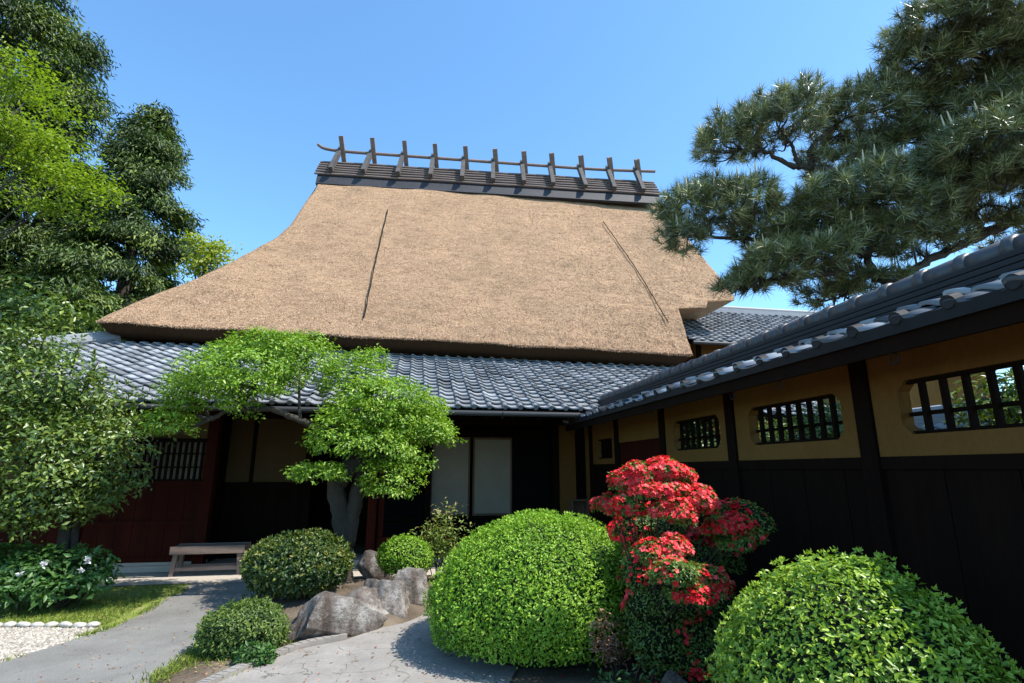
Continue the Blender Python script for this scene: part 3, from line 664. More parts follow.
m = MB(); m.box(-3.6, -3.4, FY+0.15, FY+1.25, 0.0, 3.0); hb('porch_side', m, M['wood'])
# dark room behind
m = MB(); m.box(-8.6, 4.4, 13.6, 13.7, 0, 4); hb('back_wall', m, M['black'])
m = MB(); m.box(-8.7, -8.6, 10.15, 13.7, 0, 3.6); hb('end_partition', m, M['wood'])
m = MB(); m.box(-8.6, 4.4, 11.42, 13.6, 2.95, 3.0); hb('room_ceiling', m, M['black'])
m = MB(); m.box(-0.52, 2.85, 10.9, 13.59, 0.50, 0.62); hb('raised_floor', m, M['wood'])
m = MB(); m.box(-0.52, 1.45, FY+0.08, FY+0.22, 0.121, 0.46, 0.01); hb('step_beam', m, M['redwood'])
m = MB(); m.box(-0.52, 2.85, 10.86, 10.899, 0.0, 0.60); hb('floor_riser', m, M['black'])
# shoji: two paper doors in dark runners
sy = 11.3
for x0, x1 in ((0.41, 1.20), (1.26, 2.07)):
    m = MB(); m.box(x0, x0+0.035, sy-0.02, sy+0.02, 0.69, 2.24); m.box(x1-0.035, x1, sy-0.02, sy+0.02, 0.69, 2.24)
    m.box(x0+0.035, x1-0.035, sy-0.02, sy+0.02, 0.69, 0.73); m.box(x0+0.035, x1-0.035, sy-0.02, sy+0.02, 2.20, 2.24)
    s_ = hb('sliding_paper_door', m, M['palewood'])
    m = MB(); m.box(x0+0.036, x1-0.036, sy-0.006, sy+0.002, 0.731, 2.199); child_in_place(m.build('paper_pane', 'paper'), s_)
m = MB(); m.box(-0.5, 2.85, sy-0.05, sy+0.05, 2.241, 2.40); m.box(-0.5, 2.85, sy-0.05, sy+0.05, 0.62, 0.689); hb('door_runner', m, M['wood'])
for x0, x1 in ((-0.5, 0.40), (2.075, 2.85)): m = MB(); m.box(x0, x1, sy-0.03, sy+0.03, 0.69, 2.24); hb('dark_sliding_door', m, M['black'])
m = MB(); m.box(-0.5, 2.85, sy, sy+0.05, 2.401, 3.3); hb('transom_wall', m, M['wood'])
m = MB(); m.box(2.99, 3.34, FY+0.96, FY+1.06, 0.12, 3.0); hb('entrance_plaster', m, M['ochre'])
m = MB(); m.box(3.34, 4.4, FY+0.2, FY+0.3, 0.12, 3.0); hb('end_wall', m, M['ochre'])
m = MB(); m.box(-6.2, 6.4, 13.0, 20.6, 0, 4.35); hb('core_wall', m, M['wood'])

# small shoe shelf beside the entrance
t = thing('shoe_shelf', 'small open wooden shelf beside the entrance at the end of the garden wall', 'shelf', (3.0, 10.2, 0.12))
for x in (0.0, 0.30): m = MB(); m.box(x-0.012, x+0.012, -0.12, 0.12, 0, 0.93); m.build('side_panel', 'palewood', t)
for z in (0.02, 0.33, 0.62, 0.915): m = MB(); m.box(0.0125, 0.2875, -0.12, 0.12, z-0.012, z+0.012); m.build('shelf', 'palewood', t)
m = MB(); m.box(0.0125, 0.2875, 0.1, 0.118, 0.035, 0.90); m.build('back_panel', 'palewood', t)

# ------------------------------------------------------------------ garden wall with its tiled roof
WX = 3.4
wall = thing('garden_wall', 'roofed ochre plaster garden wall with lattice windows and dark boards', 'wall', (WX, 5, 0))
WOFF = Vector((WX, 5, 0))
def wb(name, mb, mat, parent=None):
    o = mb.build(name, mat)
    if parent is None: o.parent = wall; o.location = -WOFF
    else: o.parent = parent
    return o
pyz = [-1.75, 0.05, 1.80, 3.53, 5.29, 6.92, 8.61, 9.94]
for y in pyz: m = MB(); m.box(WX-0.08, WX+0.08, y-0.075, y+0.075, 0, 2.45, 0.006); wb('post', m, M['wood'])
def chamf(y0, y1, z0, z1, c): return [(y0+c, z0), (y1-c, z0), (y1, z0+c), (y1, z1-c), (y1-c, z1), (y0+c, z1), (y0, z1-c), (y0, z0+c)]
def pane(y0, y1, z0, z1, hole, name='plaster_panel', mat='ochre', th=0.05):
    outer = [(y0, z0), (y1, z0), (y1, z1), (y0, z1)]
    loops = [outer]+([hole] if hole else [])
    pts = [p for l in loops for p in l]; tri = tessellate_polygon([[Vector((p[0], p[1], 0)) for p in l] for l in loops])
    n = len(pts); vs = [(WX-th, *p) for p in pts]+[(WX+th, *p) for p in pts]
    fs = [tuple(t) for t in tri]+[tuple(i+n for i in reversed(t)) for t in tri]; k = 0
    for l in loops:
        c = len(l); fs += [(k+i, k+(i+1) % c, n+k+(i+1) % c, n+k+i) for i in range(c)]; k += c
    m = MB(); m.add(vs, fs); return wb(name, m, M[mat])
wins = {(-1.75, 0.05): (-1.45, -0.25), (0.05, 1.80): (0.40, 1.50), (1.80, 3.53): (2.02, 3.23), (3.53, 5.29): (3.76, 4.98), (5.29, 6.92): (5.52, 6.62), (8.61, 9.94): (8.86, 9.62)}
ZB, ZT = 1.675, 2.46
for a, b in zip(pyz[:-1], pyz[1:]):
    y0, y1 = a+0.075, b-0.075
    if (a, b) in wins:
        u, v = wins[(a, b)]; z0, z1 = (1.83, 2.20) if b < 8 else (1.78, 2.12)
        hole = chamf(u, v, z0, z1, 0.07 if b < 8 else 0.012)
        pn_ = pane(y0, y1, ZB, ZT, hole)
        lt_ = MB()
        nb = max(5, int((v-u)/0.135))
        for k in range(1, nb): y = u+(v-u)*k/nb; lt_.box(WX-0.018, WX+0.018, y-0.016, y+0.016, z0-0.004, z1+0.004)
        for z in ((z0*0.62+z1*0.38), ): lt_.box(WX+0.019, WX+0.035, u-0.01, v+0.01, z-0.014, z+0.014)
        for z in (z0+0.012, z1-0.012): lt_.box(WX-0.022, WX+0.0185, u+0.03, v-0.03, z-0.012, z+0.012)
        lo = lt_.build('lattice', 'wood'); lo.parent = pn_
        if b > 8:
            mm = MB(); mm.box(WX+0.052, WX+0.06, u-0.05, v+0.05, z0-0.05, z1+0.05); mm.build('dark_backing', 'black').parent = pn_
    else:
        pane(y0, y1, 2.02, ZT, None); pane(y0, y1, 0.1, 2.02, None, 'wooden_door', 'redwood', 0.03)
    if (a, b) in wins:
        m = MB(); nbd = 7
        for k in range(nbd):
            q0 = y0+(y1-y0)*k/nbd; q1 = y0+(y1-y0)*(k+1)/nbd-0.004; m.box(WX-0.032-0.005*(k % 2), WX+0.032, q0, q1, 0.12, 1.63)
        m.box(WX-0.055, WX+0.045, y0, y1, 1.60, ZB+0.012); m.box(WX-0.05, WX+0.05, y0, y1, 0.03, 0.118)
        wb('board_panel', m, M['wood'])
YA, YB = -2.2, 9.66
m = MB(); m.box(WX-0.09, WX+0.09, YA, YB, 2.462, 2.52); wb('top_plate', m, M['wood'])
for k in range(34):
    y = YA+0.2+k*0.35
    if y < YB: m = MB(); m.bar((WX-0.56, y, 2.335), (WX, y, 2.54), 0.05, 0.055); wb('rafter', m, M['wood'])
m = MB()
for sgn in (-1, 1):
    p = [(WX+sgn*0.60, 2.355), (WX+sgn*0.01, 2.575), (WX+sgn*0.01, 2.605), (WX+sgn*0.60, 2.385)]
    m.prism(p, lambda u, v, d: (u, d, v), YA, YB)
wb('roof_boarding', m, M['wood'])
m = MB(); m.box(WX-0.625, WX-0.602, YA, YB, 2.27, 2.395); wb('eave_board', m, M['wood'])
sw = unit(np.array([0.60, 0, 0.24])); se = unit(np.array([-0.60, 0, 0.24])); WRL = 0.62/sw[0]
for nm, O_, U_, V_ in (('tile_roof', (WX-0.645, YB, 2.40), (0, -1, 0), sw), ('tile_roof', (WX+0.645, YA, 2.40), (0, 1, 0), se)):
    o = tile_roof(nm, O_, U_, V_, YB-YA, WRL, 0.318, 0.24, M['tiledark'], None, amp=0.95, seed=6, lift=0.034); o.parent = wall; o.location = -WOFF
    if V_ is sw: rt = o
nrt = int(round((YB-YA)/0.318)); tw_ = (YB-YA)/nrt
for k in range(nrt):                                   # round end tile on every joint at the eave
    y = YB-(k+0.11)*tw_; m = MB(); m.tube([(WX-0.662, y, 2.448), (WX-0.60, y, 2.470)], [0.044, 0.042], 14)
    m.tube([(WX-0.666, y, 2.448), (WX-0.661, y, 2.448)], [0.030, 0.035], 12)
    bt = m.build('eave_tile', M['shadetile'], None, False); setone(bt, 0.4); bt.parent = rt
m = MB(); m.box(WX-0.655, WX-0.632, YA, YB, 2.365, 2.440); fr = m.build('eave_tile_front', M['shadetile']); setone(fr, 0.0); fr.parent = rt
m = MB()
for i, (hw, z) in enumerate(((0.165, 2.630), (0.152, 2.674), (0.139, 2.718), (0.126, 2.762))): m.box(WX-hw, WX+hw, YA, YB-0.02*i, z, z+0.036, 0.006)
m.box(WX-0.11, WX+0.11, YA, YB-0.07, 2.56, 2.80)
rg = wb('ridge_course', m, M['shadetile']); setone(rg, 0.5)
m = MB(); y = YA; k = 0
while y < YB-0.1:
    y2 = min(y+0.285, YB); m.tube([(WX, y, 2.846), (WX, y2, 2.840)], [0.074, 0.070], 14)
    m.tube([(WX, y2-0.05, 2.843), (WX, y2-0.035, 2.843), (WX, y2+0.012, 2.843), (WX, y2+0.02, 2.843)], [0.074, 0.084, 0.084, 0.074], 14); y = y2
rr_ = m.build('ridge_tile', M['tiledark'], None, True); setone(rr_, 0.14); rr_.parent = rg
m = MB(); m.tube([(WX-0.03, YB-0.02, 2.78), (WX-0.03, YB+0.04, 2.78)], 0.13, 14); og = wb('ridge_end_tile', m, M['tiledark']); setone(og, 0.5)
for y in (0.9, 2.7, 3.75, 4.4, 6.1, 7.7, 9.2):
    m = MB(); m.tube([(WX-0.58, y, 2.345), (WX-0.58, y, 2.27)]+[(WX-0.58, y+0.03*math.sin(a), 2.24-0.03*math.cos(a)+0.0) for a in np.linspace(-2.6, 2.6, 9)], 0.006, 5); wb('iron_hook', m, M['iron'])

# ------------------------------------------------------------------ buildings beyond
def simple_building(name, label, x0, x1, y0, y1, ze, zr, wz, roofmat, wallmat, seed, over=0.6):
    t = thing(name, label, 'building', ((x0+x1)/2, y0, 0)); off = Vector(t.location); yr = (y0+y1)/2
    def pt(o): o.parent = t; o.location = -off; return o
    d = np.array([0, yr-y0, zr-ze]); Lr = np.linalg.norm(d); d /= Lr; db = d*np.array([0, -1, 1])
    for O_, U_, V_ in (((x0, y0, ze), (1, 0, 0), d), ((x1, y1, ze), (-1, 0, 0), db)):
        r_ = pt(tile_roof('roof', O_, U_, V_, x1-x0, Lr, 0.27, 0.235, M[roofmat], None, seed=seed))
    m = MB()
    for k in range(3): m.box(x0-0.05, x1+0.05, yr-0.14+0.02*k, yr+0.14-0.02*k, zr-0.04+0.065*k, zr+0.02+0.065*k)
    m.tube([(x0-0.05, yr, zr+0.20), (x1+0.05, yr, zr+0.20)], 0.08, 10); o = pt(m.build('roof_ridge', M[roofmat])); setone(o, 0.9)
    m = MB(); m.prism([(y0+0.05, ze-0.05), (yr, zr-0.05), (y1-0.05, ze-0.05), (yr, zr-0.12)], lambda u, v, dd: (dd, u, v), x0+0.03, x1-0.03); pt(m.build('roof_boarding', M['wood']))
    m = MB(); m.prism([(y0+over, 0), (y1-over, 0), (y1-over, ze+over*(zr-ze)/(yr-y0)-0.12), (yr, zr-0.14), (y0+over, ze+over*(zr-ze)/(yr-y0)-0.12)], lambda u, v, dd: (dd, u, v), x0+0.4, x1-0.4); pt(m.build('wall', M[wallmat]))
    m = MB(); m.tube([(x0, y0-0.05, ze-0.03), (x1, y0-0.05, ze-0.03)], 0.05, 8); pt(m.build('gutter', M['gutter']))
    for x in (x0+0.5, (x0+x1)/2, x1-0.5): m = MB(); m.box(x-0.07, x+0.07, y0+over-0.04, y0+over+0.01, 0, ze+0.05); pt(m.build('post', M['wood']))
    return t
simple_building('tiled_outbuilding', 'tiled building with an ochre wall rising behind the right end of the thatched roof', 7.3, 18.0, 13.0, 20.6, 4.93, 7.0, 4.9, 'tile', 'ochre', 14)
simple_building('low_storehouse', 'low pale roofed building seen through the lattice windows beyond the garden wall', 1.2, 11.6, 5.5, 8.1, 1.55, 2.25, 1.5, 'tilepale', 'brownplaster', 15, 0.35).rotation_euler = (0, 0, -math.pi/2)

# ------------------------------------------------------------------ bench
t = thing('wooden_bench', 'low weathered wooden bench standing before the house front', 'bench', (-3.02, 9.72, 0.016))
t.rotation_euler = (0, 0, 0.02)
m = MB(); m.box(-0.52, 0.52, -0.17, 0.17, 0.385, 0.425, 0.006); m.box(-0.53, 0.53, -0.195, -0.171, 0.315, 0.432, 0.004); m.box(-0.53, 0.53, 0.171, 0.195, 0.315, 0.432, 0.004); m.build('seat', 'greywood', t)
for x in (-0.46, 0.46):
    for y in (-0.14, 0.14): m = MB(); m.bar((x*1.04, y*1.06, 0), (x*0.97, y, 0.384), 0.06, 0.06, (0, 1, 0)); m.build('leg', 'greywood', t)
m = MB(); m.bar((-0.44, -0.145, 0.10), (0.44, -0.145, 0.10), 0.03, 0.05); m.bar((-0.44, 0.145, 0.10), (0.44, 0.145, 0.10), 0.03, 0.05); m.build('stretcher', 'greywood', t)

# ------------------------------------------------------------------ rocks
def rock(name, label, loc, r, seed, mat, cuts=9, rz=0.0, group=None):
    g = np.random.default_rng(seed); bm = bmesh.new(); bmesh.ops.create_icosphere(bm, subdivisions=5, radius=1)
    V = np.array([v.co for v in bm.verts]); a, b, c = Lump(seed, 1.7), Lump(seed+1, 5), Lump(seed+2, 14)
    V = V*(1+0.03*a(V))[:, None]
    for _ in range(cuts+6):
        n = unit(g.normal(size=3)); d = g.uniform(0.42, 0.74); k = np.maximum(V@n-d, 0); V = V-np.outer(k*0.98, n)
    nn = unit(V); V = V+nn*(0.045*b(V)+0.026*c(V)+0.02*(np.abs(b(V*1.3))))[:, None]
    V = V*np.array(r)*1.22
    for v, p in zip(bm.verts, V): v.co = Vector(p)
    me = bpy.data.meshes.new(name); bm.to_mesh(me); bm.free()
    o = link(name, me, mat, None, True); o.location = loc; o.rotation_euler = (0, 0, rz); return tag(o, label, 'rock', group)
P = lambda x, y, z: tuple(atZ(x, y)[:2])+(z,)
rock('boulder', 'wide brown boulder with pale lichen, lying lowest beside the paving', P(326, 634, 0.10), (0.58, 0.36, 0.34), 31, 'rock_brown', 10, 0.35)
rock('boulder', 'rounded grey brown rock between the wide boulder and the two upright rocks', P(357, 624, 0.08), (0.40, 0.30, 0.34), 35, 'rock_brown', 9, 0.2)
rock('boulder', 'upright grey rock with pale streaks behind the wide boulder', P(382, 616, 0.12), (0.34, 0.26, 0.42), 42, 'rock_grey', 10, -0.3)
rock('boulder', 'pointed grey rock at the outer end, below the small round bush', P(411, 608, 0.10), (0.32, 0.26, 0.37), 47, 'rock_grey', 11, 0.4)
rock('boulder', 'square dark rock under the dense round bush by the path', P(290, 612, 0.05), (0.28, 0.22, 0.26), 52, 'rock_grey', 9)
rock('standing_stone', 'dark standing stone behind the trunk of the trained tree', (-0.50, 8.9, 0.15), (0.26, 0.16, 0.28), 57, 'rock_brown', 6)
rock('boulder', 'shaded grey rock in the dark under the red azalea', (2.05, 5.2, 0.12), (0.32, 0.25, 0.36), 58, 'rock_grey', 9)
rock('boulder', 'half buried stone at the foot of the red azalea near the picture edge', (1.95, 4.0, 0.02), (0.22, 0.18, 0.14), 61, 'rock_grey', 9)

# ------------------------------------------------------------------ clipped bushes
dome_bush('clipped_bush', 'big clipped green dome left of the red azalea', 'bush', (1.28, 5.52, 0), (1.04, 1.16, 0.74), 0.40, 50000, 0.034, 0.016, M['clip'], 101, 0.065, 2.2, 0.075, tone_b=0.50)
dome_bush('clipped_bush', 'broad glossy leaved clipped bush in front of the garden wall', 'bush', (1.99, 2.42, 0), (0.58, 0.76, 0.77), 0.41, 28000, 0.031, 0.0145, M['clip2'], 131, 0.075, 2.6, 0.08, tone_b=0.52)
dome_bush('round_bush', 'dense dark green round bush under the trained tree with some yellowing leaves', 'bush', (-1.22, 7.0, 0.10), (0.58, 0.50, 0.36), 0.42, 11000, 0.055, 0.025, M['sasan'], 151, 0.06, 3.0, 0.08, zmin=-0.8, tone_b=0.42)
dome_bush('round_bush', 'little bright green ball bush above the grey rocks', 'bush', (-0.02, 7.75, 0.15), (0.36, 0.34, 0.26), 0.32, 5000, 0.034, 0.016, M['clip'], 171, 0.06, 3.0, 0.06, zmin=-0.8)
dome_bush('low_azalea', 'small loose azalea bush on the island beside the asphalt path', 'bush', (-1.42, 5.76, 0), (0.37, 0.34, 0.26), 0.14, 6500, 0.040, 0.015, M['azsmall'], 191, 0.10, 4.0, 0.09, zmin=-0.5)
dome_bush('low_plant', 'tiny green plant at the foot of the low azalea bush by the kerb', 'plant', (*atZ(255, 664)[:2], 0), (0.16, 0.12, 0.10), 0.05, 1500, 0.05, 0.022, M['peony'], 201, 0.15, 4.0, 0.1, extra=False)

# red azalea: pads on bare stems
def azalea():
    base = np.array([2.0, 4.5, 0.0]); t = thing('red_azalea', 'tiered azalea covered in red blossom before the garden wall', 'azalea', base)
    pads = [  # px, py, depth(Y), half width and height in px, share of flowers
        (667, 474, 4.3, 26, 15, .97), (640, 478, 4.35, 24, 15, .72), (626, 482, 4.4, 18, 13, .95), (655, 490, 4.25, 28, 13, .9),
        (605, 505, 4.5, 13, 10, .9), (628, 508, 4.3, 16, 17, .6), (612, 509, 4.4, 10, 8, .8),
        (672, 510, 4.15, 22, 13, .95), (697, 500, 4.2, 20, 16, .95), (682, 494, 4.3, 18, 10, .45), (706, 508, 4.2, 12, 12, .8), (684, 518, 4.15, 14, 10, .95),
        (722, 528, 4.3, 18, 11, .95), (742, 520, 4.35, 28, 17, .25), (752, 536, 4.3, 16, 14, .6), (735, 543, 4.3, 18, 12, .6),
        (652, 552, 4.05, 15, 14, .85), (674, 548, 4.05, 18, 12, .85), (664, 562, 4.0, 20, 10, .7),
        (675, 574, 3.85, 24, 15, .12), (702, 580, 3.85, 22, 16, .3), (716, 588, 3.8, 14, 12, .85), (690, 594, 3.85, 26, 12, .3),
        (650, 530, 4.7, 36, 22, .3), (662, 596, 4.42, 38, 28, .12), (645, 570, 4.5, 26, 26, .25), (690, 552, 4.6, 34, 24, .2), (716, 560, 4.6, 24, 18, .25), (658, 585, 4.9, 34, 30, .3), (672, 625, 4.55, 50, 34, .07), (716, 622, 4.6, 42, 36, .07), (700, 655, 4.45, 46, 26, .15), (645, 555, 4.95, 20, 22, .7), (662, 652, 4.6, 30, 24, .2)]
    g = np.random.default_rng(77); LP, LN, LT, FP, FN = [], [], [], [], []; mb = MB()
    for i, (px, py, Y, hx, hy, fl) in enumerate(pads):
        Y = Y*0.89 if i < 23 else Y*0.97; c = atY(px, py, Y); k_ = np.dot(c-CC, DD)/F_PX; c = c-base; rx, rz = hx*k_, hy*k_; ry = rx*0.9; lm = Lump(300+i, 4.0); f = lambda d: lm(d)
        area = (rx*ry+rx*rz+ry*rz)/0.09; n = int((3400 if fl > 0.31 or i in (19, 20, 22) else 1500)*area)
        Pn, N, dep = shell(n, c, (rx, ry, rz), f, 0.22, 310+i, -0.5, 0.16); LP.append(Pn); LN.append(unit(N+g.normal(size=Pn.shape)*0.5+(0, 0, .5))); LT.append(unit(N+g.normal(size=Pn.shape)*0.7))
        m = int(640*area); Pf, Nf, _ = shell(m, c, (rx, ry, rz), f, 0.22, 330+i, -0.35, 0.05, 1.05)
        patch = Lump(350+i, 9.0)(Pf)+g.normal(size=m)*0.3; k = patch < np.quantile(patch, fl*0.84); FP.append(Pf[k]); FN.append(Nf[k])
        limb(mb, [(0.05*math.cos(i), 0.05*math.sin(i), -0.02), (c[0]*0.25, c[1]*0.25+0.05, c[2]*0.45), (c[0]*0.8, c[1]*0.8+0.05, c[2]-rz*1.3), c], 0.011, 0.004, 4, 6)
        core('shade_heart', c, (rx, ry, rz), t, 'core', 0.66 if fl > 0.31 else 0.84, f, 0.22, -0.5)  # fuller near-black core under sparse pads, painted shade in the gaps
    mb.build('stems', 'twig', t)
    P_, N_, T_ = map(np.concatenate, (LP, LN, LT)); n = len(P_); sz = g.uniform(0.7, 1.2, n)
    leaves('foliage', P_, N_, T_, 0.028*sz, 0.012*sz, 0.5+g.normal(size=n)*0.22, M['azleaf'], t)
    # five-petalled blossoms
    C_, D_ = np.concatenate(FP), np.concatenate(FN); n = len(C_); D_ = unit(D_+(0.15, 0, 0.5)+g.normal(size=(n, 3))*0.4)
    a = unit(np.cross(D_, unit(g.normal(size=(n, 3))))); b = np.cross(D_, a); BP, BN, BT = [], [], []
    sz = g.uniform(0.75, 1.15, n)
    for k in range(5):
        th = 2*math.pi*k/5+g.normal(size=n)*0.12; r_ = a*np.cos(th)[:, None]+b*np.sin(th)[:, None]
        BP.append(C_); BT.append(unit(r_+D_*0.35)); BN.append(unit(D_-r_*0.3))
    ton = np.tile(0.62+0.25*Lump(9, 6)(C_)+g.normal(size=n)*0.15, 5)
    leaves('red_blossoms', np.concatenate(BP), np.concatenate(BN), np.concatenate(BT), np.tile(0.023*sz, 5), np.tile(0.017*sz, 5), ton, M['flower'], t, fold=0.08, curl=0.05)
azalea()

# ------------------------------------------------------------------ trees
def lobes_foliage(lobes, per_m2, L, W, mat, parent, seed, up=0.5, amp=0.22, freq=3, deep=0.22, name='crown', zmin=-0.55, tone_b=0.5, clump=0, csize=0.1, outw=0.6):
    g = np.random.default_rng(seed); PP, NN, TT, TO = [], [], [], []
    for i, (c, r) in enumerate(lobes):
        r = np.array(r); area = 4*math.pi*((r[0]*r[1])**1.6/3+(r[0]*r[2])**1.6/3+(r[1]*r[2])**1.6/3)**(1/1.6)
        n = int(per_m2*area); lm = Lump(seed+i, freq); fi = Lump(seed+50+i, freq*4); f = lambda d: lm(d)+0.4*fi(d)
        if clump:
            m = max(6, n//clump); Pc, Nc, dc = shell(m, c, r, f, amp, seed+i, zmin, deep)
            Pn = np.repeat(Pc, clump, 0)+g.normal(size=(len(Pc)*clump, 3))*csize*np.array([1, 1, 0.55]); N = np.repeat(Nc, clump, 0); dep = np.repeat(dc, clump)
            tn = np.repeat(g.normal(size=len(Pc))*0.14, clump)
        else:
            Pn, N, dep = shell(n, c, r, f, amp, seed+i, zmin, deep); tn = 0
        PP.append(Pn); NN.append(unit(N*outw+(0, 0, up)+g.normal(size=Pn.shape)*0.40)); TT.append(unit(N*0.8+(0, 0, 0.3)+g.normal(size=Pn.shape)*0.8))
        TO.append(tone_b+tn+g.normal(size=len(Pn))*0.18+0.1*fi(Pn*2))
    P_, N_, T_, O_ = map(np.concatenate, (PP, NN, TT, TO)); sz = g.uniform(0.65, 1.2, len(P_))
    return leaves(name, P_, N_, T_, L*sz, W*sz, O_, mat, parent)

def trained_tree():
    FW = 0.6; Y0 = 8.3; base = np.array([-0.81, Y0-FW, 0.10]); t = thing('trained_tree', 'trained broadleaf tree reaching a long branch to the left before the porch', 'tree', base)
    Lp = [(255, 372, 8.2, 62, 27), (205, 398, 8.1, 44, 24), (172, 424, 8.0, 24, 20), (300, 362, 8.3, 38, 24), (275, 347, 8.4, 42, 13), (240, 352, 8.4, 30, 12), (230, 384, 7.8, 44, 18),
          (366, 360, 8.5, 22, 10), (352, 384, 8.3, 34, 20), (386, 398, 8.2, 42, 22), (412, 430, 8.3, 40, 22), (436, 434, 8.3, 24, 17), (350, 438, 7.9, 38, 24), (378, 445, 8.0, 40, 22),
          (322, 473, 7.8, 30, 13), (388, 484, 8.0, 27, 24), (400, 462, 8.2, 30, 20), (364, 414, 7.9, 32, 18), (420, 410, 8.5, 30, 16), (365, 420, 8.6, 48, 24)]
    lobes = []
    for px, py, Y, rx, ry in Lp:
        k = np.dot(atY(px, py, Y-FW)-CC, DD)/F_PX; lobes.append((atY(px, py, Y-FW)-base, (rx*k, rx*k*0.85+0.08, ry*k*0.95)))
    lobes_foliage(lobes, 1150, 0.054, 0.025, M['trained'], t, 400, clump=9, csize=0.038, deep=0.20, amp=0.28, up=0.6, tone_b=0.47)
    q = lambda px, py, Y: atY(px, py, Y-FW)-base
    mb = MB()
    limb(mb, [(0.0, 0, -0.15), (0.0, 0, 0.25), q(343, 525, Y0), q(336, 492, Y0), q(338, 466, Y0)], 0.16, 0.10, 6, 12, 0.14)
    limb(mb, [q(345, 545, Y0), q(352, 515, Y0), q(358, 492, Y0), q(364, 468, Y0), q(368, 445, Y0)], 0.12, 0.075, 5, 9, 0.14)
    fork = q(340, 484, Y0)
    limb(mb, [fork, q(352, 450, Y0), q(335, 430, 8.2), q(318, 428, 8.15), q(300, 420, 8.1), q(272, 410, 8.1), q(240, 409, 8.05), q(222, 413, 8.05), q(212, 419, 8.0), q(196, 416, 8.0)], 0.062, 0.020, 5, 9, 0.14, 0.012)
    limb(mb, [fork, q(362, 455, 8.3), q(372, 425, 8.3), q(366, 395, 8.35), q(352, 372, 8.4)], 0.10, 0.03, 5, 9, 0.1, 0.01)
    limb(mb, [q(355, 470, 8.3), q(385, 455, 8.2), q(410, 435, 8.3), q(432, 432, 8.3)], 0.08, 0.02, 5, 8, 0.1)
    for (c, r) in lobes:
        c = np.array(c); s = min(([q(300, 420, 8.1), q(240, 409, 8.05), q(335, 430, 8.2), q(366, 410, 8.3), q(385, 455, 8.2), q(352, 455, 8.2), q(212, 418, 8.0)]), key=lambda p: np.linalg.norm(p-c))
        limb(mb, [s, s*0.5+c*0.5-(0, 0, r[2]*0.3), c], 0.03, 0.008, 4, 6, 0.1)
        for k in range(5): mb.tube([c-(0, 0, r[2]*0.3), c+np.array(r)*unit(RN.normal(size=3))*0.8], [0.010, 0.003], 5)
    mb.build('trunk', 'palebark', t, True)
trained_tree()

def camellia():
    base = np.array([-4.10, 8.0, 0]); t = thing('camellia_tree', 'loose leafy small tree at the far left in front of the tiled roof', 'tree', base)
    Lp = [(60, 395, 8, 58, 38), (20, 390, 7.8, 48, 45), (88, 440, 7.8, 42, 32), (116, 440, 7.9, 27, 20), (30, 450, 7.6, 55, 38), (65, 480, 7.7, 52, 26), (100, 475, 7.9, 32, 20), (10, 500, 7.6, 45, 28), (5, 350, 8.2, 42, 26), (45, 355, 8.3, 26, 24), (75, 420, 8.4, 50, 40), (-30, 430, 7.8, 50, 60), (-20, 370, 8.2, 45, 45), (40, 508, 7.7, 46, 20), (90, 500, 7.8, 34, 18), (0, 520, 7.7, 40, 20)]
    lobes = []
    for px, py, Y, rx, ry in Lp:
        k = np.dot(atY(px, py, Y)-CC, DD)/F_PX; lobes.append((atY(px, py, Y)-base, (rx*k, rx*k*0.9, ry*k)))
    lobes_foliage(lobes, 400, 0.080, 0.036, M['camel'], t, 500, clump=7, csize=0.075, deep=0.40, amp=0.3, up=0.35, zmin=-0.8)
    mb = MB(); q = lambda px, py, Y: atY(px, py, Y)-base
    limb(mb, [(-0.1, 0, -0.05), q(66, 520, 8), q(60, 495, 8), q(45, 450, 8), q(35, 400, 8)], 0.085, 0.02, 5, 9)
    limb(mb, [(0.08, 0.05, -0.05), q(76, 515, 8.05), q(84, 490, 8), q(100, 455, 7.9), q(118, 438, 7.9)], 0.055, 0.012, 5, 8)
    limb(mb, [q(60, 495, 8), q(66, 450, 8.1), q(80, 400, 8.1), q(98, 362, 8.1)], 0.05, 0.008, 5, 7)
    for (c, r) in lobes:
        c = np.array(c); s = min([q(60, 495, 8), q(45, 450, 8), q(100, 455, 7.9), q(80, 400, 8.1)], key=lambda p: np.linalg.norm(p-c)); limb(mb, [s, s*.5+c*.5-(0, 0, .05), c], 0.028, 0.008, 4, 6)
        for k in range(7): mb.tube([c-(0, 0, r[2]*0.3), c+np.array(r)*unit(RN.normal(size=3))*0.95], [0.010, 0.003], 5)
    # long whippy shoots standing out of the crown
    g = np.random.default_rng(5); SP, ST = [], []
    for (px, py, ex, ey) in ((85, 400, 96, 350), (70, 375, 82, 338), (115, 425, 150, 418), (120, 440, 156, 452), (40, 350, 52, 318), (5, 345, 20, 322), (100, 410, 104, 372), (125, 450, 150, 470), (95, 470, 138, 492), (20, 345, 36, 330)):
        a, b = q(px, py, 7.9), q(ex, ey, 7.9); mb.tube([a, (a+b)/2+(0, 0, .02), b], [0.009, 0.007, 0.003], 5)
        for k in range(42): s = g.uniform(0.15, 1.03); SP.append(a+(b-a)*s); ST.append(unit(b-a)*0.7+g.normal(size=3)*0.8)
    SP, ST = np.array(SP), unit(np.array(ST)); n = len(SP)
    leaves('shoot_leaves', SP, unit(g.normal(size=(n, 3))+(0, 0, .8)), ST, 0.085*g.uniform(.6, 1.1, n), 0.034, 0.65+g.normal(size=n)*0.2, M['camel'], t)
    mb.build('trunk', 'palebark', t, True)
camellia()

